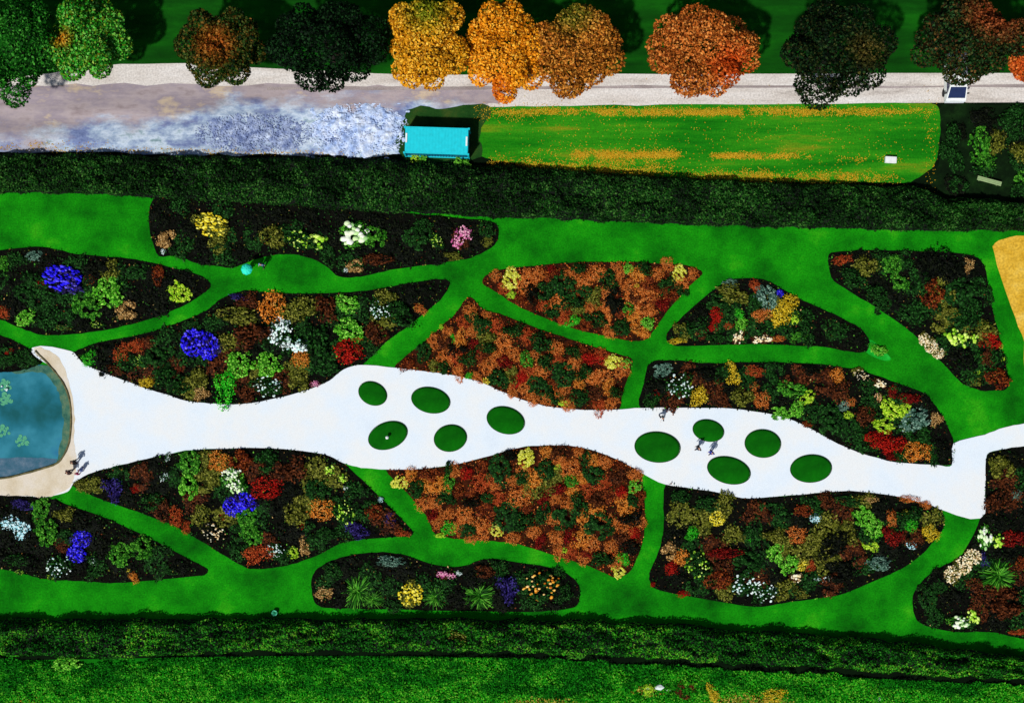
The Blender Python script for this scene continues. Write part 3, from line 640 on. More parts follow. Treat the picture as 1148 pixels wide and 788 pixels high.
g = mobj('ground', mk('ground', np.array([(-900,-900,0),(900,-900,0),(900,900,0),(-900,900,0)]), [(0,1,2,3)], [m_base])); g['kind'] = 'structure'
sheet('verge_grass', [(-400,-400),(1600,-400),(1600,90),(-400,90)], .008, m_top, smooth_edges=False)
sheet('garden_lawn', [(-400,205),(0,208),(90,210),(180,217),(300,223),(420,231),(560,238),(740,245),(860,248),(1000,251),(1100,253),(1160,254),(1600,254),(1600,756),(1148,747),(1000,730),(848,717),(700,708),(560,704),(280,704),(0,705),(-400,705)], .012, m_lawn, sub=4)
sheet('road', [(-400,80),(0,88),(110,74),(210,72),(420,83),(560,84),(760,83),(1000,83),(1600,82),(1600,116),(1148,115),(700,119),(560,121),(420,121),(200,150),(-400,150)], .016, m_road, sub=4, jit=.8)
# the yard left of the container: lilac grey gravel that turns into spilled blue-white stone dust towards the hedge
m_yard, nt, bs = newmat('lilac_yard_gravel')
tc = nd(nt, 'ShaderNodeTexCoord'); mp = nd(nt, 'ShaderNodeMapping'); mp.inputs['Scale'].default_value = (.55, 1.2, 1); nt.links.new(tc.outputs['Object'], mp.inputs['Vector'])
def noise(sc, det=8, vec=None, ro=.65):
    q = nd(nt, 'ShaderNodeTexNoise'); q.inputs['Scale'].default_value = sc; q.inputs['Detail'].default_value = det; q.inputs['Roughness'].default_value = ro
    nt.links.new((vec or mp).outputs[0], q.inputs['Vector']); return q
n1, n2, n3 = noise(.35), noise(.3), noise(.9)
g1 = ramp(nt, [(.3, col((128,112,114))), (.45, col((172,158,160))), (.55, col((150,138,148))), (.64, col((196,176,150))), (.72, col((188,180,184)))])
nt.links.new(n1.outputs['Fac'], g1.inputs['Fac'])
off = nd(nt, 'ShaderNodeMapping'); off.inputs['Location'].default_value = (31, 7, 0); off.inputs['Scale'].default_value = (.6, 1.1, 1); nt.links.new(tc.outputs['Object'], off.inputs['Vector'])
n4 = noise(.5, 10, off, .7)
g2 = ramp(nt, [(.3, col((70,86,134))), (.42, col((120,136,180))), (.5, col((164,184,208))), (.57, col((206,220,236))), (.66, col((130,160,168))), (.72, col((90,104,84)))])
nt.links.new(n4.outputs['Fac'], g2.inputs['Fac'])
sx = nd(nt, 'ShaderNodeSeparateXYZ'); nt.links.new(tc.outputs['Object'], sx.inputs[0])
def math_(op, a, b):
    q = nd(nt, 'ShaderNodeMath', operation=op)
    for k, v in enumerate((a, b)):
        if isinstance(v, (int, float)): q.inputs[k].default_value = v
        else: nt.links.new(v, q.inputs[k])
    return q.outputs[0]
ty = nd(nt, 'ShaderNodeMapRange'); nt.links.new(sx.outputs[1], ty.inputs[0])          # towards the hedge the stone dust lies thicker
for k, v in zip((1, 2, 3, 4), (24.0, 20.2, -.28, .34)): ty.inputs[k].default_value = v
tx = nd(nt, 'ShaderNodeMapRange'); nt.links.new(sx.outputs[0], tx.inputs[0])
for k, v in zip((1, 2, 3, 4), (-44.0, -24.0, -.3, .14)): tx.inputs[k].default_value = v
f = math_('ADD', math_('ADD', n2.outputs['Fac'], ty.outputs[0]), tx.outputs[0]); f = math_('ADD', f, math_('MULTIPLY', n3.outputs['Fac'], .35))
mk_ = ramp(nt, [(.58, (0,0,0,1)), (.82, (1,1,1,1))]); nt.links.new(f, mk_.inputs['Fac'])
mx = nd(nt, 'ShaderNodeMix', data_type='RGBA'); nt.links.new(mk_.outputs['Color'], mx.inputs['Factor']); nt.links.new(g1.outputs['Color'], mx.inputs[6]); nt.links.new(g2.outputs['Color'], mx.inputs[7])
n5 = noise(4, 5, tc, .6); sp = ramp(nt, [(.35, (.7,.7,.7,1)), (.6, (1,1,1,1))]); nt.links.new(n5.outputs['Fac'], sp.inputs['Fac'])
m2 = nd(nt, 'ShaderNodeMix', data_type='RGBA', blend_type='MULTIPLY'); m2.inputs['Factor'].default_value = 1
nt.links.new(mx.outputs[2], m2.inputs[6]); nt.links.new(sp.outputs['Color'], m2.inputs[7]); nt.links.new(m2.outputs[2], bs.inputs['Base Color'])
bp = nd(nt, 'ShaderNodeBump'); bp.inputs['Strength'].default_value = .35; bp.inputs['Distance'].default_value = .1
nt.links.new(n5.outputs['Fac'], bp.inputs['Height']); nt.links.new(bp.outputs['Normal'], bs.inputs['Normal']); bs.inputs['Roughness'].default_value = .9
sheet('gravel_yard', [(-400,96),(0,98),(120,95),(300,95),(440,97),(540,100),(566,106),(545,118),(470,123),(456,132),(458,150),(452,174),(300,174),(200,173),(0,170),(-400,170)], .019, m_yard, sub=7, jit=2.2)
sheet('meadow_strip', [(528,128),(540,121),(620,119),(740,118),(900,117),(1040,116),(1052,121),(1054,140),(1052,170),(1044,189),(1020,204),(960,205),(848,203),(740,198),(640,191),(560,181),(536,174),(529,160)], .020, m_strip, jit=.8)
sheet('dark_ground', [(1056,117),(1100,118),(1600,117),(1600,236),(1148,232),(1050,230),(1030,215),(1050,190),(1056,160)], .018, m_dkearth)  # dark green ground of the right-hand plot
sheet('straw_field', [(1113,276),(1125,268),(1148,264),(1600,262),(1600,470),(1160,440),(1148,384),(1138,357),(1122,310)], .03, m_yellow, sub=3, jit=.6)
sheet('bank_grass', [(-400,740),(0,740),(300,735),(560,737),(800,750),(1148,769),(1600,790),(1600,900),(-400,900)], .014, ground_mat('bank_turf', [(4,50,4),(8,90,8),(16,116,10),(30,130,14)], .5, stretch=(.5, 1.5, 1)), sub=3)
sheet('bright_turf', [(971,395),(974,381),(985,388),(999,402),(990,404)], .026, ground_mat('bright_turf_grass', [(10,130,20),(20,165,40),(40,185,60)], 1.5), sub=3)

# the white path, one sheet from the pond to the right edge
PATH = [(36,390),(80,394),(92,406),(105,413),(131,423),(157,433),(183,441),(209,449),(235,452),(272,453),(311,446),(345,437),(369,427),(385,414),(405,409),(443,412),(476,416),(510,421),(541,429),(560,438),(586,448),(612,455),(651,459),(691,459),(719,457),(769,457),(821,458),(869,465),(900,476),(939,497),(966,508),(1005,518),(1052,521),(1067,521),(1069,497),(1104,487),(1125,479),(1148,475),(1240,468),(1260,500),(1148,500),(1122,504),(1106,510),(1104,547),(1099,581),(1052,570),(1044,566),(1005,556),(953,550),(900,554),(848,558),(832,558),(795,550),(746,543),(719,530),(706,522),(678,509),(644,500),(612,499),(580,502),(541,513),(502,522),(463,526),(434,526),(405,524),(385,519),(364,509),(300,502),(217,504),(183,510),(144,519),(105,529),(84,540),(76,551),(52,557),(34,556),(0,555),(-110,553),(-110,536),(0,536),(26,531),(60,521),(70,513),(78,495),(80,468),(78,447),(71,429),(58,412)]
sheet('path', PATH, .07, m_path, sub=4, jit=.35, thick=.07)
RIM = [(-110,536),(0,536),(26,531),(60,521),(70,513),(78,495),(80,468),(78,447),(71,429),(58,412),(40,393)]
sheet('sandy_margin', [(38,392),(56,393),(69,405),(76,422),(82,446),(84,470),(83,495),(86,516),(84,532),(74,549),(52,557),(34,556),(0,555),(-110,553)] + RIM[:-1], .076, m_beige, sub=4, jit=.9)
# the pond
m, nt, bs = newmat('pond_water')
tc = nd(nt, 'ShaderNodeTexCoord'); n = nd(nt, 'ShaderNodeTexNoise'); n.inputs['Scale'].default_value = .28; n.inputs['Detail'].default_value = 5
nt.links.new(tc.outputs['Object'], n.inputs['Vector'])
r = ramp(nt, [(.34, col((20,84,88))), (.48, col((32,106,122))), (.6, col((52,128,146))), (.72, col((40,110,144)))])
nt.links.new(n.outputs['Fac'], r.inputs['Fac']); nt.links.new(r.outputs['Color'], bs.inputs['Base Color'])
bs.inputs['Roughness'].default_value = .12; bs.inputs['Specular IOR Level'].default_value = .4
w = nd(nt, 'ShaderNodeTexNoise'); w.inputs['Scale'].default_value = 5; w.inputs['Detail'].default_value = 3
nt.links.new(tc.outputs['Object'], w.inputs['Vector'])
bp = nd(nt, 'ShaderNodeBump'); bp.inputs['Strength'].default_value = .12; bp.inputs['Distance'].default_value = .05
nt.links.new(w.outputs['Fac'], bp.inputs['Height']); nt.links.new(bp.outputs['Normal'], bs.inputs['Normal'])
sheet('pond_water', [(-110,418),(0,416),(12,414),(36,409),(58,412),(71,429),(78,447),(80,468),(78,495),(70,513),(60,521),(26,531),(0,536),(-110,536)], .045, m, sub=4)
sheet('pond_shallows', [(10,414),(36,409),(58,412),(71,429),(78,447),(80,468),(78,495),(70,513),(64,516),(68,496),(71,470),(69,449),(63,434),(52,420),(36,416)], .0485, ground_mat('algae_silt', [(34,84,76),(70,112,92),(110,128,96)], 1.5), sub=5, jit=1.2)
sheet('pond_shallows', [(-110,512),(0,514),(20,512),(42,513),(64,514),(59,520),(26,530),(0,535),(-110,535)], .049, ground_mat('pale_grey_blue', [(44,92,110),(70,104,124),(104,124,140)], 1.2), sub=4, jit=.6)  # pale grey-blue band along the pond's lower edge
mb = MB()
Q = spline(RIM, False, 4)
mb.tube([at(x, y)[:2]+(.085+RS.uniform(-.012,.012),) for x, y in Q], [.1*RS.uniform(.8, 1.2) for _ in Q], 6)
o = mb.build('pond_edging', ground_mat('mossy_stone', [(60,64,40),(100,96,66),(140,128,92)], 2), None, True); o['kind'] = 'structure'
# water lilies: four rafts of notched pads
m_pad = leaf('lily_pad_green', [(40,110,90),(70,150,110),(120,190,150)], .4)
LIL = [(6,432,'pale water lily raft in pond, highest of the four'), (7,447,'green water lily raft below the pale raft in pond'), (5,483,'water lily raft at photo left edge, lower half of pond'), (25,494,'water lily raft farthest from the left edge, in pond')]
for x, y, lab in LIL:
    X, Y, _ = at(x, y); e = empty('water_lily', (X, Y, .05)); tag(e, lab, 'water lily', 'water lily rafts on the pond')
    for j in range(8):
        a = j*2.4; q = .1+.55*math.sqrt(j/8); rr = random.uniform(.14, .25); mb = MB()
        cx, cy = q*math.cos(a), .75*q*math.sin(a); t0 = random.uniform(0, 6.28)
        ring = [(cx+rr*math.cos(t0+.25+5.8*i/13), cy+rr*math.sin(t0+.25+5.8*i/13), .012+.012*(i % 2)) for i in range(14)]
        V = [(cx, cy, .006)]+ring
        mb.add(V, [(0, i, i+1) for i in range(1, 14)])
        mb.build('lily_pad', m_pad, e)
    if 'pale' in lab and 'highest' in lab:
        mobj('blossoms', heads(900, 6, .1, .7, dome=.05), b_white, e)

# ten oval grass islands standing in the path
m_oval = ground_mat('oval_turf', [(3,72,3),(6,90,4),(10,104,6)], .5, fine=12, finek=.2)
m_edge = plain('island_edging', (20,58,20), .9)
OV = [(418,441,16.8,13,-25),(483,448.5,22.3,14.6,-12),(435,488,23,15.2,20),(505,491,18.8,15.2,10),(567,471,22,15.2,-16),(737,501,26,17.4,-5),(794,482.5,18,12.4,-12),(855,497,20.6,16,-4),(817,527,25,15.2,-14),(909,525,23.6,15.8,4)]
OVL = ['small tilted grass oval at the upper left of its five','wide grass oval in the upper middle of left five','grass oval with a small white post on it','roundest grass oval below the wide upper one','grass oval nearest the narrow waist, rightmost of left five',
 'largest grass oval, leftmost of the right five','smallest grass oval beside two walkers, right group','roundish grass oval at the upper right of right group','grass oval at path bottom edge beside the blue walker','rightmost grass oval at the tapering end of path']
for (x, y, a, c, rot), lab in zip(OV, OVL):
    X, Y, _ = at(x, y); a /= PX; c /= PX
    e = empty('grass_island', (X, Y, .07), math.radians(rot)); tag(e, lab, 'grass island', 'grass ovals in the white path')
    V = [(0, 0, .2)]; F = []; n = 48
    prof = [(.5, .2), (.85, .18), (.94, .13), (.97, .0)]
    for rr, z in prof:
        for k in range(n): t = 2*math.pi*k/n; V.append((rr*a*math.cos(t), rr*c*math.sin(t), z+RS.uniform(-.008, .008)))
    F += [(0, 1+k, 1+(k+1) % n) for k in range(n)]
    for i in range(3): F += [(1+i*n+k, 1+(i+1)*n+k, 1+(i+1)*n+(k+1) % n, 1+i*n+(k+1) % n) for k in range(n)]
    mobj('turf', mk('turf', np.array(V), F, [m_oval], smooth=True), None, e)
    V = []; F = []
    for rr, z in [(.972, 0), (.972, .06), (1.0, .06), (1.0, 0)]:
        for k in range(n): t = 2*math.pi*k/n; V.append((rr*a*math.cos(t), rr*c*math.sin(t), z))
    for i in range(3): F += [(i*n+k, (i+1)*n+k, (i+1)*n+(k+1) % n, i*n+(k+1) % n) for k in range(n)]
    F = [f[::-1] for f in F]
    mobj('edging', mk('edging', np.array(V), F, [m_edge]), None, e)

# ------------------------------------------------------------------ hedges
def vnoise(x, y, s, seed):
    r = np.random.RandomState(seed); T = r.uniform(0, 1, (64, 64))
    x = np.asarray(x)/s; y = np.asarray(y)/s; i = np.floor(x).astype(int); j = np.floor(y).astype(int); u = x-i; v = y-j
    u = u*u*(3-2*u); v = v*v*(3-2*v)
    g = lambda a, b: T[a % 64, b % 64]
    return (g(i, j)*(1-u)+g(i+1, j)*u)*(1-v)+(g(i, j+1)*(1-u)+g(i+1, j+1)*u)*v
def hedge(name, top, bot, H, mat, core, n, size, seed, lump=.6, x0=-60, x1=1210, rag=0):
    """a hedge between two outlines (pixel polylines): a lumpy core under a skin of leaves"""
    tx, ty = np.array(top).T; bx, by = np.array(bot).T
    def hgt(px, v):
        wx = (px-574)/PX; e = np.clip(1-np.abs(2*v-1)**5, 0, 1)**.5
        vn = vnoise(wx, v*6, 1.6, seed)*.6+vnoise(wx, v*6, .6, seed+1)*.4
        return H*e*np.clip(1-lump+lump*(.12+vn*1.55), .15, 1.25)
    def pos(px, v):
        r = (vnoise(px/PX, np.zeros_like(px), 1.3, seed+5)-.5)*rag; r2 = (vnoise(px/PX, np.zeros_like(px), 1.1, seed+6)-.5)*rag
        a = np.interp(px, tx, ty)+r; c = np.interp(px, bx, by)+r2; y = a+(c-a)*v
        return (px-574)/PX, (394-y)/PX
    px = RS.uniform(x0, x1, n); v = RS.uniform(0, 1, n)
    h = hgt(px, v); X, Y = pos(px, v)
    hx = (hgt(px+3, v)-h)/(3/PX); hv = (hgt(px, np.clip(v+.03, 0, 1))-h)/(.03*((np.interp(px, bx, by)-np.interp(px, tx, ty))/PX))
    N = np.stack([-hx, hv, np.ones(n)], 1)*.6+RS.normal(size=(n, 3))*.5
    Pn = np.stack([X, Y, h*RS.uniform(.8, 1.04, n)+.05], 1)
    V, F = leaves(Pn, N, RS.uniform(.55, 1.3, n)*size)
    gx = np.linspace(x0, x1, 150); gv = np.linspace(.02, .98, 12)
    GX, GV = np.meshgrid(gx, gv); A, B = pos(GX.ravel(), GV.ravel()); h = hgt(GX.ravel(), GV.ravel())*.82
    h[(GV.ravel() < .03) | (GV.ravel() > .97)] = 0
    C = np.stack([A, B, h], 1); W = len(gx)
    FC = np.array([(j*W+i, (j+1)*W+i, (j+1)*W+i+1, j*W+i+1) for j in range(len(gv)-1) for i in range(W-1)])
    T = np.clip((vnoise(px/PX, v*5, 2.2, seed+8)*.6+vnoise(px/PX, v*5, .7, seed+9)*.4-.42)*4+RS.normal(size=n)*.15, 0, 1)
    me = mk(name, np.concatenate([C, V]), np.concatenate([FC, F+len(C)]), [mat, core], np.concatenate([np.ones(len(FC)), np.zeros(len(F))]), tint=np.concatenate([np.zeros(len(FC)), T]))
    return mobj(name, me)
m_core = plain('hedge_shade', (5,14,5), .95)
m_h1 = leaf('hedge_dark_leaves', [(3,16,3),(7,30,6),(14,46,10),(30,68,22)], .6, [(6,34,5),(14,58,10),(32,84,24),(70,116,46)])
m_h2 = leaf('hedge_green_leaves', [(4,38,3),(8,64,6),(18,94,12),(44,120,30)], .6, [(12,92,8),(34,134,16),(66,160,30),(120,170,44)])
m_h3 = leaf('bank_green_leaves', [(4,60,4),(10,104,8),(24,144,18),(60,176,40)], .6, [(4,40,4),(12,80,10),(30,110,24),(90,160,60)])
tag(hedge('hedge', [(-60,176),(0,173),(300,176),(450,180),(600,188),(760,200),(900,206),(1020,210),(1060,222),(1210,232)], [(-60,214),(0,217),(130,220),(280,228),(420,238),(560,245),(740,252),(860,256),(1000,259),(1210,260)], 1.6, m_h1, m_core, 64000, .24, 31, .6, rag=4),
    'long wide dark green hedge between the road and the garden', 'hedge')
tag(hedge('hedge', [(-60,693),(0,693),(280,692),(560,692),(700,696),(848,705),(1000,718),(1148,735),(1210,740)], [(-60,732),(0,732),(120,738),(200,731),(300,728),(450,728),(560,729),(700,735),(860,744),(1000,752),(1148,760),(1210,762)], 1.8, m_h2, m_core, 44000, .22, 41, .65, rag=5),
    'dark clipped hedge along the bottom edge of the lawn', 'hedge')
# rough grass of the bottom bank
n = 60000; gx = RS.uniform(-60, 1210, n); gy = RS.uniform(736, 792, n)
top = np.interp(gx, [-60,0,120,200,300,560,700,860,1000,1148,1210], [738,738,743,737,733,735,742,751,760,767,769])+(vnoise(gx/PX, gx*0, 1.2, 91)-.5)*7
kp = gy > top; gx, gy = gx[kp], gy[kp]; X = (gx-574)/PX; Y = (394-gy)/PX
T = np.clip((vnoise(X, Y*2, 3.2, 92)*.6+vnoise(X, Y*2, .9, 93)*.4-.42)*4+np.clip((gy-770)/14, 0, 1)*1.2+RS.normal(size=len(X))*.15, 0, 1)
Pn = np.stack([X, Y, .05+.9*vnoise(X, Y, 1.3, 94)*vnoise(X, Y, .6, 95)+RS.uniform(0, .12, len(X))], 1)
V, F = leaves(Pn, RS.normal(size=Pn.shape)*.5+np.array([0, 0, .9]), RS.uniform(.14, .3, len(X)), asp=.5)
dry = np.zeros(len(X), int)      # dead patches in the bank grass
for PP in ([(555,795),(572,786),(600,783),(640,785),(652,795)], [(790,795),(800,784),(828,778),(856,780),(880,784),(905,795)], [(715,776),(722,769),(735,772),(732,778)]):
    dry |= inside(PP, gx+RS.normal(size=len(gx))*7, gy+RS.normal(size=len(gx))*2.5) & (RS.uniform(size=len(gx)) < .65)
o = mobj('rough_grass', mk('rough_grass', V, F, [leaf('bank_grass_blades', [(2,34,2),(6,72,5),(12,106,9),(30,136,20)], .7, [(8,100,5),(20,138,10),(48,162,20),(110,180,46)]), leaf('dry_grass_blades', [(120,112,24),(170,150,50),(196,176,80),(130,150,40)])], dry, tint=T)); tag(o, 'bright rough grass on the bank below the bottom hedge', 'grass', kind='stuff')
sheet('wheel_ruts', [(300,98),(440,97),(560,97),(760,96),(1000,96),(1200,95),(1200,98),(1000,99),(760,99),(560,101),(440,101),(300,101)], .0215, ground_mat('grey_ruts', [(130,118,116),(160,148,146),(186,174,172)], .7, stretch=(.3, 1, 1)), jit=.9)
sheet('lightened_verge', [(456,125),(500,122),(548,118),(538,150),(536,178),(452,178)], .0225, ground_mat('verge_turf', [(12,50,16),(30,70,24),(60,80,30)], .6), jit=1.5)  # greener, lighter colour laid round the container so its shadow reads less black
R = math.radians
# ------------------------------------------------------------------ trees beyond the road
m_bark = plain('bark', (58,44,32), .9)
def tree(name, px, py, rx, ry, mat, lab, Hh=8.5, seed=0, tintf=None, n=14000, size=.27, gap=0.0):
    rs = np.random.RandomState(seed); zc = Hh*.64
    X, Y, _ = at(px, py, zc); k = (HC-zc)/HC
    a, c = rx/PX*k, ry/PX*k
    e = empty(name, (X, Y, 0)); tag(e, lab, 'tree', 'trees in the row beyond the road')
    L = [(0, 0, zc, .62)]
    for i in range(30):
        t = i*2.4+rs.uniform(-.4, .4); q = math.sqrt((i+.5)/30)*rs.uniform(.69, .79); z = rs.uniform(-.35, .75)*math.sqrt(max(0, 1-q*q*.8))
        L.append((q*math.cos(t), q*math.sin(t), z, rs.uniform(.22, .33)))
    L[0] = (0, 0, 0, .66)
    Pn, d = lobes_pts([(x, y, z+5, r) for x, y, z, r in L], n, rs, up=-.5); Pn[:, 2] -= 5
    P2, d2 = lobes_pts([(x*.8, y*.8, z*.8+5, r*.85) for x, y, z, r in L], n//3, rs, up=-.5); P2[:, 2] -= 5
    Pn = np.concatenate([Pn, P2]); d = np.concatenate([d, d2])
    Pn[:, :2] /= np.percentile(np.hypot(Pn[:, 0], Pn[:, 1]), 96)
    T = tintf(Pn) + rs.normal(size=len(Pn))*.16 if tintf else np.zeros(len(Pn))
    sc = np.array([a, c, Hh*.36])
    N = d*.55+rs.normal(size=Pn.shape)*.5+np.array([0, 0, .25])
    V, F = leaves(Pn*sc+np.array([0, 0, zc]), N, rs.uniform(.6, 1.3, len(Pn))*size, rs=rs, asp=.7)
    mobj('crown', mk('crown', V, F, [mat], tint=np.clip(T, 0, 1)), None, e)
    mb = MB(); tb = zc*.8
    mb.tube([(0,0,0),(.03,.02,.4),(.05,0,tb*.5),(0,.05,tb),(.05,0,zc+Hh*.2)], [.34,.25,.21,.17,.05], 9)
    for i in range(8):
        t = i*2.4; z0 = tb*(.5+.06*i); q = rs.uniform(.5, .8)
        mb.tube([(.03,.02,z0),(a*q*.45*math.cos(t), c*q*.45*math.sin(t), z0+1.0),(a*q*math.cos(t), c*q*math.sin(t), z0+1.7)], [.11,.07,.03], 6)
    mb.build('trunk', m_bark, e, True)
    return e
t_green = leaf('tree_green', [(3,28,3),(10,60,8),(24,100,16),(70,150,50)], .6, [(120,90,10),(170,120,20),(190,140,40)])
t_bright = leaf('tree_bright_green', [(6,60,6),(18,110,14),(50,160,36),(110,190,80)], .6, [(130,100,10),(190,120,20),(210,150,50)])
t_dark = leaf('tree_dark_green', [(2,8,3),(4,16,5),(8,32,10),(26,60,26)], .6, [(30,40,10),(70,66,24),(110,90,40)])
t_mixed = leaf('tree_green_brown', [(4,20,4),(12,44,8),(30,66,16),(70,84,36)], .6, [(90,40,8),(150,76,18),(190,110,40)])
t_yel = leaf('tree_golden', [(150,88,6),(206,134,14),(236,168,32),(244,194,72)], .6, [(70,90,10),(120,130,20),(170,160,40)])
t_org = leaf('tree_orange', [(150,80,6),(216,130,12),(242,160,26),(247,188,66)], .6, [(170,70,8),(214,104,16),(234,136,36)])
t_rus = leaf('tree_russet', [(70,32,8),(142,76,18),(192,114,34),(214,148,62)], .6, [(60,70,12),(110,110,26),(160,140,50)])
t_red = leaf('tree_red_russet', [(78,34,10),(154,78,22),(198,112,42),(214,144,70)], .6, [(130,36,6),(196,72,18),(222,102,38)])
t_drk = leaf('tree_dark_russet', [(3,10,3),(8,26,8),(20,50,16),(40,72,34)], .6, [(70,26,8),(130,58,24),(175,92,50)])
g = lambda cx, cy, r: (lambda P: np.clip(1.25-np.hypot(P[:, 0]-cx, P[:, 1]-cy)/r, 0, 1))
tree('deciduous_tree', 14, 52, 52, 60, t_green, 'dark mottled green tree at the left corner of the photo', 9, 1)
tree('deciduous_tree', 98, 44, 46, 46, t_bright, 'bright green tree with a small yellow patch', 7.5, 2, g(-.45, -.1, .28))
tree('deciduous_tree', 250, 52, 46, 46, t_mixed, 'dark green round tree with a brown-orange centre', 7.5, 3, g(-.1, -.05, .5))
tree('deciduous_tree', 366, 52, 64, 52, t_dark, 'very dark green tree left of the golden tree', 9, 4, None)
tree('deciduous_tree', 478, 52, 47, 50, t_yel, 'golden yellow tree with some green leaves at its top', 8, 5, g(.05, .75, .65))
tree('deciduous_tree', 566, 57, 45, 55, t_org, 'bright orange tree between the golden and russet trees', 8, 6, g(-.2, -.9, .4))
tree('deciduous_tree', 646, 57, 50, 51, t_rus, 'russet tree with olive top, beside the bright orange tree', 7.5, 7, g(-.1, .8, .6))
tree('deciduous_tree', 786, 60, 60, 52, t_red, 'lone russet tree with a red side, above meadow strip', 8, 8, g(.55, -.35, .5))
tree('deciduous_tree', 934, 61, 64, 56, t_dark, 'very dark tree between the red tree and the white van', 9, 9, g(.5, 0, .35))
tree('deciduous_tree', 1088, 46, 62, 46, t_drk, 'dark tree with rust upper right leaves over the white van', 8.5, 10, g(.35, .5, .6))
tree('deciduous_tree', 1164, 66, 34, 40, t_red, 'russet tree cut by the right edge of the photo', 7, 12, g(0, 0, 1.5))

# ------------------------------------------------------------------ heaps of pale rubble on the yard
def heap(px, py, rx, ry, h, mat, lab, seed):
    rs = np.random.RandomState(seed); n = 44; V = []; F = []
    X, Y, _ = at(px, py); a, c = rx/PX, ry/PX
    for j in range(n+1):
        for i in range(n+1):
            u, v = 2*i/n-1, 2*j/n-1
            q = (abs(u)**3+abs(v)**3)**(1/3)
            nz = float(vnoise(np.array(u*a+40), np.array(v*c+40), .7, seed))*.5+float(vnoise(np.array(u*a+40), np.array(v*c+40), .25, seed+1))*.5
            V.append((u*a*(1+.1*(nz-.5)), v*c*(1+.15*(nz-.5)), h*max(0, 1-q**2.2)*(.25+1.2*nz)+.9*h*(nz-.5)-.06))
    W = n+1
    F = [(j*W+i, j*W+i+1, (j+1)*W+i+1, (j+1)*W+i) for j in range(n) for i in range(n)]
    k = 1200; th = rs.uniform(0, 6.28, k); q = np.sqrt(rs.uniform(0, 1, k))*1.02
    U = q*np.cos(th); Wv = q*np.sin(th)
    Pn = np.stack([U*a, Wv*c, h*np.clip(1-q**2.2, 0, 1)*.62+.03], 1)
    VV = []; FF = []
    for p in Pn:
        s = rs.uniform(.03, .1); b0 = len(V)+len(VV)
        VV += list(ICO[0]*np.array([s, s*rs.uniform(.6, 1), s*.6])*rs.uniform(.7, 1.3, ICO[0].shape)+p); FF += [tuple(f+b0) for f in ICO[1]]
    me = mk('rubble_heap', np.array(V+VV), F+FF, [mat])
    o = mobj('rubble_heap', me, None, None, (X, Y, .02)); tag(o, lab, 'rubble heap', 'heaps of pale rubble along the road')
def heapmat(name, stops):
    m = ground_mat(name, stops, 1.1, fine=5, finek=.3, bump=.5); return m
m_hw = heapmat('pale_blue_rubble', [(120,146,205),(170,192,230),(208,220,242),(230,236,246)])
m_hb = heapmat('blue_grey_rubble', [(74,90,140),(116,132,174),(160,174,204),(206,218,236)])
m_ht = heapmat('pale_turquoise_rubble', [(90,110,120),(140,164,176),(180,200,212),(214,224,228)])
heap(402, 147, 58, 30, .34, m_hw, 'tall whitish blue rubble heap beside the turquoise container', 201)
heap(285, 150, 66, 22, .16, m_hb, 'low dark blue-grey stone heap in the middle of the yard', 203)
# brown leaf litter along the foot of the yard
# ------------------------------------------------------------------ fallen leaves
m_lit = leaf('fallen_leaf_colours', [(140,106,10),(190,140,20),(212,168,36),(170,160,46)])
def litter(specs, lab):
    A = []
    for x0, x1, y0, y1, slope, n in specs:
        x = RS.uniform(x0, x1, n); y = RS.normal((y0+y1)/2, (y1-y0)/2.6, n)+slope*(x-x0)
        tp = np.clip(np.minimum(x-x0, x1-x)/(.22*(x1-x0)), 0, 1)**.7
        keep = RS.uniform(0, 1, n) < tp* vnoise(x/PX+50, y/PX*2+50, .9, 71)*1.5
        A.append(np.stack([x, y], 1)[keep])
    A = np.concatenate(A); Pn = np.stack([(A[:, 0]-574)/PX, (394-A[:, 1])/PX, np.full(len(A), .035)+RS.uniform(0, .03, len(A))], 1)
    V, F = leaves(Pn, RS.normal(size=Pn.shape)*.25+np.array([0, 0, 1]), RS.uniform(.07, .15, len(Pn)))
    o = mobj('fallen_leaves', mk('fallen_leaves', V, F, [m_lit])); tag(o, lab, 'leaves', kind='stuff')
litter([(540,1050,122,128,0,9000),(650,1000,126,130,0,3000),(530,640,120,134,0,700),(640,765,170,177,0,5600),(795,910,172,177,0.01,3200),(930,1020,176,182,0,240),(600,700,165,180,.02,350),(545,760,176,189,.075,4600),(760,1015,192,202,.015,4600),(560,1050,130,190,0,1700),(640,760,176,192,.02,1500),(1035,1053,120,190,0,260)], 'scattered yellow and orange fallen leaves in streaks on meadow')
litter([(-30,460,164,170,.012,1300),(0,140,160,166,0,240)], 'brown fallen leaves along the foot of the rubble heaps')
litter([(560,640,783,788,0,300),(820,870,777,785,0,420),(790,860,780,788,0,300),(715,735,770,777,0,80),(0,60,782,788,0,120)], 'yellow fallen leaves on the bank at the bottom edge')

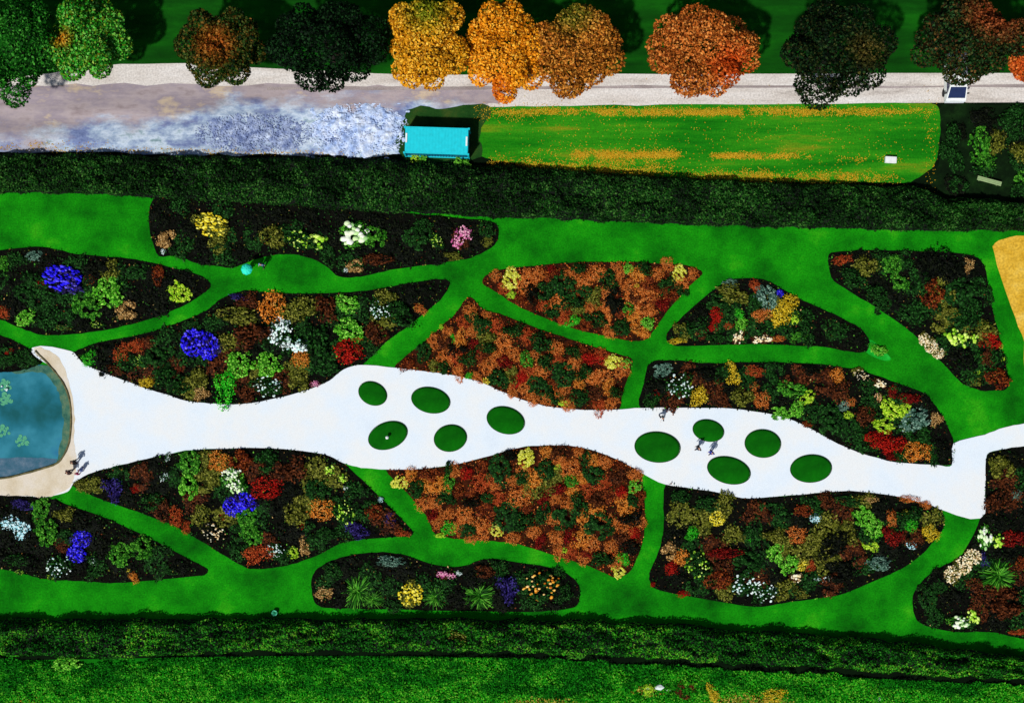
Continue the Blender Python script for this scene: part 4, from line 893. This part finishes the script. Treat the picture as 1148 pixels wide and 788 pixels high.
# ------------------------------------------------------------------ turquoise container
m_tq = plain('turquoise_paint', (20,204,218), .45); m_tqd = plain('turquoise_wall_paint', (8,120,150), .5)
X, Y, _ = at(491, 162.5)
e = empty('shipping_container', (X, Y, .02), math.radians(-1.8)); tag(e, 'turquoise steel container parked beside the pale blue heap', 'container')
L2, W2, H2 = 2.93, 1.17, 2.35
mb = MB()     # corrugated walls
def wall(p, q, nrm, nn):
    p = Vector(p); q = Vector(q); nrm = Vector(nrm); pts = []
    for i in range(nn):
        for t, dpt in ((0, 0), (.35, 0), (.5, 1), (.85, 1)):
            pts.append(p.lerp(q, (i+t)/nn)-nrm*.035*dpt)
    pts.append(q); V = []
    for z in (.14, H2-.08): V += [(v.x, v.y, z) for v in pts]
    m = len(pts); mb.add(V, [(i, i+1, m+i+1, m+i) for i in range(m-1)])
wall((-L2+.06,-W2+.02,0),(L2-.06,-W2+.02,0),(0,-1,0),22); wall((L2-.06,W2-.02,0),(-L2+.06,W2-.02,0),(0,1,0),22)
wall((-L2+.02,W2-.06,0),(-L2+.02,-W2+.06,0),(-1,0,0),9)
mb.build('side_walls', m_tqd, e)
mb = MB()
for sx in (-1, 1):
    for sy in (-1, 1): mb.box(sx*L2-.07, sx*L2+.07, sy*W2-.07, sy*W2+.07, .1, H2-.07)
for sy in (-1, 1):
    mb.box(-L2+.07, L2-.07, sy*W2-.05, sy*W2+.05, H2-.12, H2-.01); mb.box(-L2+.07, L2-.07, sy*W2-.05, sy*W2+.05, .02, .14)
mb.build('frame', m_tq, e)
mb = MB(); V = []; F = []   # roof with shallow cross ribs
n = 40
for i in range(n+1):
    z = H2-.02+(.007 if i % 2 else 0); x = -L2+.05+(2*L2-.1)*i/n
    V += [(x, -W2+.055, z), (x, W2-.055, z)]
mb.add(V, [(2*i, 2*i+2, 2*i+3, 2*i+1) for i in range(n)]); mb.build('roof', m_tq, e)
for sx in (-1, 1):
    for sy in (-1, 1):
        for z in (.02, H2-.07):
            mb = MB(); mb.box(sx*L2-.09, sx*L2+.09, sy*W2-.09, sy*W2+.09, z, z+.12, .015); mb.build('corner_casting', m_tq, e)
for sy in (-1, 1):
    mb = MB(); y0, y1 = (.01, W2-.08) if sy > 0 else (-W2+.08, -.01)
    mb.box(L2-.05, L2+.0, y0, y1, .16, H2-.1, .01); d = mb.build('door', m_tqd, e)
    mb = MB()
    for yy in (y0+.28, y1-.28): mb.tube([(L2+.03, yy, .14), (L2+.03, yy, H2-.1)], .02, 6); mb.box(L2+.01, L2+.06, yy-.12, yy+.03, 1.0, 1.05)
    mb.build('locking_bar', m_st, d)
for x, y0 in ((-L2+.16, -.15), (L2-.17, -.3)):
    mb = MB(); mb.box(x-.08, x+.08, y0-.1, y0+.75, H2-.015, H2+.05, .012); mb.build('vent_cover', m_wh, e)

# ------------------------------------------------------------------ white van, nose out from under the tree
X, Y, _ = at(1067.5, 116, 0); e = empty('parked_van', (X, Y, .02)); tag(e, 'white van with dark windscreen half hidden under the dark tree', 'van')
# profile along y (nose at y=0 pointing down the photo, body towards +y)
prof = [(0,.45),(-.02,.8),(.05,1.0),(.2,1.08),(1.2,1.78),(1.45,1.88),(3.6,1.92),(4.35,1.86),(4.4,.45)]
def loft(w, pr, z0=.32, inset=.16):
    V = []; F = []; n = len(pr)
    for sx in (-1, 1):
        for y, z in pr:
            k = w-(inset*max(0, (z-1.0))/.9); V.append((sx*k, y, z))
    for i in range(n-1): F.append((i, n+i, n+i+1, i+1))
    F.append(tuple(range(n))); F.append(tuple(range(2*n-1, n-1, -1))); F.append((0, n-1, 2*n-1, n))
    return V, F
mb = MB(); V, F = loft(.93, prof); mb.add(V, F); mb.build('body', m_wh, e)
m_glass = plain('dark_glass', (34,46,84), .1, 0, .6)
mb = MB(); nrm = Vector((0, -.57, .82)).normalized()*.014
def gl(y): return 1.08+(y-.2)*.7
V = [(-.8, .26, gl(.26)), (.8, .26, gl(.26)), (.72, 1.16, gl(1.16)), (-.72, 1.16, gl(1.16))]
V = [tuple(Vector(v)+nrm) for v in V]; mb.add(V, [(0,1,2,3)])
mb.build('windscreen', m_glass, e)
for sx in (-1, 1):
    mb = MB(); V = [(sx*.915, .62, 1.2), (sx*.915, 1.65, 1.2), (sx*.815, 1.6, 1.74), (sx*.83, 1.18, 1.66)]
    mb.add(V, [(0,1,2,3)] if sx > 0 else [(3,2,1,0)]); mb.build('side_window', m_glass, e)
    mb = MB(); mb.box(sx*.66-.16, sx*.66+.16, -.035, .05, .72, .9, .02); mb.build('headlight', plain('lamp_glass', (225,230,235), .15), e)
    mb = MB(); mb.box(sx*1.04-.09, sx*1.04+.09, .62, .74, 1.15, 1.38, .03); mb.build('wing_mirror', m_rub, e)
    for yy in (.85, 3.55):
        mb = MB(); mb.lathe([(.19,-.1),(.33,-.11),(.35,-.07),(.35,.07),(.33,.11),(.19,.1)], 20)
        w = mb.build('wheel', m_rub, e, True); w.location = (sx*.86, yy, .33); w.rotation_euler = (0, math.pi/2, 0)
        mb = MB(); mb.lathe([(.05,-.113),(.2,-.115),(.2,.115),(.05,.113)], 16); mb.build('rim', m_st, w, True)
mb = MB(); mb.box(-.9, .9, -.08, .1, .36, .6, .04); mb.build('bumper', plain('pale_bumper', (200,206,210), .5), e)

# ------------------------------------------------------------------ small furniture
m_wood = plain('weathered_wood', (150,176,120), .8)
X, Y, _ = at(1109, 203, .4); e = empty('bench', (X, Y, .02), math.radians(-15)); tag(e, 'pale narrow wooden bench on dark ground at right edge', 'bench')
for k in range(3):
    mb = MB(); mb.box(-1.15, 1.15, -.2+.14*k, -.08+.14*k, .4, .45, .01); mb.build('seat_plank', m_wood, e)
for sx in (-.85, .85):
    mb = MB(); mb.box(sx-.05, sx+.05, -.18, .18, .32, .398, .01); mb.box(sx-.05, sx+.05, -.17, -.08, 0, .32, .01); mb.box(sx-.05, sx+.05, .08, .17, 0, .32, .01); mb.build('leg', m_wood, e)
X, Y, _ = at(998.5, 179.5, .3); e = empty('storage_box', (X, Y, .02), math.radians(-3)); tag(e, 'small white box lying on the leafy meadow strip', 'box')
mb = MB(); mb.box(-.5, .5, -.28, .28, 0, .36, .03); mb.build('body', m_wh, e)
mb = MB(); mb.box(-.53, .53, -.31, .31, .362, .43, .03); l = mb.build('lid', m_wh, e)
mb = MB(); mb.tube([(-.1,-.33,.36),(-.1,-.36,.33),(.1,-.36,.33),(.1,-.33,.36)], .012, 6); mb.build('handle', m_st, l)
X, Y, _ = at(434.5, 490, .3); e = empty('marker_post', (X, Y, .26)); tag(e, 'small white post standing on a grass oval', 'post')
mb = MB(); mb.lathe([(.09,0),(.075,.05),(.07,.38),(.085,.4)], 12); mb.build('shaft', m_wh, e, True)
mb = MB(); mb.lathe([(.02,.4),(.12,.44),(.16,.52),(.12,.61),(.03,.66)], 14); mb.build('finial', m_wh, e, True)
X, Y, _ = at(308, 686.5, .2); e = empty('bucket', (X, Y, .02)); tag(e, 'pale turquoise bucket at the lawn edge by bottom hedge', 'bucket')
m_bk = plain('turquoise_plastic', (80,190,150), .5)
mb = MB(); mb.lathe([(.17,0),(.25,.36),(.27,.36),(.265,.38),(.235,.38),(.16,.03)], 18); mb.build('body', m_bk, e, True)
mb = MB(); mb.tube([(.25*math.cos(t), .1, .37+.22*math.sin(t)) for t in np.linspace(0, math.pi, 9)], .012, 6); mb.build('handle', m_st, e)
# pale stones and a dark stump patch at the bottom edge
def stone(px, py, r, lab, c, seed):
    X, Y, _ = at(px, py, .1); rs = np.random.RandomState(seed); V = []; F = []
    V = ICO[0]*np.array([r*1.5, r*.8, r*.7])*rs.uniform(.8, 1.2, ICO[0].shape)+np.array([0, 0, r*.35])
    o = mobj('stone', mk('stone', V, [tuple(f) for f in ICO[1]], [plain('pale_stone', c, .8)]), None, None, (X, Y, .1)); tag(o, lab, 'stone')
for px_s, py_s, r_s, lab, c, sd_ in ((727,771,.2,'small white stone left of the longest white stone at the bottom',(200,212,190),3),(739,769.5,.34,'longest white stone lying on the bottom grass bank',(225,236,232),4),(749,773,.18,'small white stone right of the longest white stone at bottom',(210,222,215),5),(984,783,.24,'lone small white stone at the bottom right',(215,228,222),6)):
    stone(px_s, py_s, r_s, lab, c, sd_)
# bushes of the right-hand plot and along the hedge
for i in range(26):
    x, y = random.uniform(1060, 1146), random.uniform(122, 228)
    if abs(x-1109) < 22 and abs(y-202) < 12 or abs(x-1082) < 5: continue
    o = grow(random.choice(('dk', 'black', 'dk')), x, y, random.uniform(8, 13), random.uniform(8, 13), h=random.uniform(.4, .8)); o.name = 'low_shrub'
    o['label'] = 'dark low shrub in the damp plot at upper right'; o['group'] = 'dark shrubs of the damp plot'
for kd, x, y, rx, ry, lab in [('mid',1100,160,13,18,'green leafy bush left of the olive bush near the bench'),('olive',1118,160,11,16,'olive brown bush above the pale bench'),('mid',1104,181,14,9,'low green bush between the olive bush and the bench'),('dk',1068,150,9,14,'dark shrub in the corridor below the white van'),('dk',1072,178,9,16,'dark shrub at the lower end of the corridor below the van'),
   ('olive',1146,170,12,14,'olive shrub cut by the right edge above the bench'),('dk',1135,135,16,12,'dark shrub at right edge below the road'),('mid',1146,200,9,8,'green shrub at right edge beside the bench'),('black',1104,133,14,10,'near-black shrub above the green leafy bush'),
   ('lime',466,180,6,5,'small lime plant under the left half of the container'),('bright',474,179,5,5,'small green plant right of the lime plant below container'),('bright',514,183,5,5,'left green plant under the right end of the container'),('bright',524,186,4,5,'right green plant under the right end of the container'),
   ('bright',75,742,16,10,'pale green leafy bush poking out of the bottom hedge'),('mid',133,724,8,5,'small green bush in the bottom hedge near left edge'),('olive',512,712,13,8,'olive bush in the bottom hedge below island bed'),('olive',563,716,13,7,'yellowish bush in bottom hedge right of the olive bush'),('mid',645,730,12,6,'mid green bush rising from the bottom hedge'),
   ('brown',768,774,11,10,'brown bush beside the white stone at the bottom'),('lime',728,774,8,6,'lime plant left of the long white stone'),('ybush',800,778,9,7,'golden bush at bottom edge right of the brown bush'),('ybush',868,778,14,7,'rightmost golden bush at the bottom edge'),('mid',880,738,18,6,'flat green bush in the bottom hedge at right')]:
    o = grow(kd, x, y, rx, ry); hedge_x = y > 700
    if hedge_x: o.location.z = .9 if y < 732 else .1
    elif 170 < y < 190 and x < 600: o.location.z = .5
    o['label'] = lab; o['group'] = 'single bushes outside the beds'

# ------------------------------------------------------------------ camera, sky, sun
cam = bpy.data.objects.new('camera', bpy.data.cameras.new('camera')); COL.objects.link(cam); S.camera = cam
cam.location = (0, 0, HC); cam.rotation_euler = (0, 0, 0)
cam.data.sensor_fit = 'HORIZONTAL'; cam.data.angle = 2*math.atan(574/PX/HC); cam.data.clip_end = 3000; cam.data.clip_start = 1
SUN_EL, SHX, SHY = 55.0, .55, .83          # shadows fall towards the upper right of the photo
dv = Vector((SHX, SHY, 0)).normalized()*math.cos(R(SUN_EL)); dv.z = -math.sin(R(SUN_EL))
sd = bpy.data.lights.new('sun', 'SUN'); sd.energy = 3.9; sd.angle = R(2.5); sd.color = (1, .97, .92)
so = bpy.data.objects.new('sun', sd); COL.objects.link(so); so.rotation_euler = dv.to_track_quat('-Z', 'Y').to_euler(); so.location = (0, 0, 60)
W = bpy.data.worlds.new('World'); S.world = W; W.use_nodes = True
sk = W.node_tree.nodes.new('ShaderNodeTexSky'); sk.sky_type = 'NISHITA'; sk.sun_disc = False
sk.sun_elevation = R(SUN_EL); sk.sun_rotation = math.atan2(-SHX, -SHY) % (2*math.pi)
W.node_tree.links.new(sk.outputs['Color'], W.node_tree.nodes['Background'].inputs['Color'])
W.node_tree.nodes['Background'].inputs['Strength'].default_value = .06
vs = S.view_settings; vs.view_transform = 'Standard'; vs.look = 'None'; vs.exposure = 0; vs.gamma = 1; vs.use_curve_mapping = False
S.cycles.max_bounces = 4
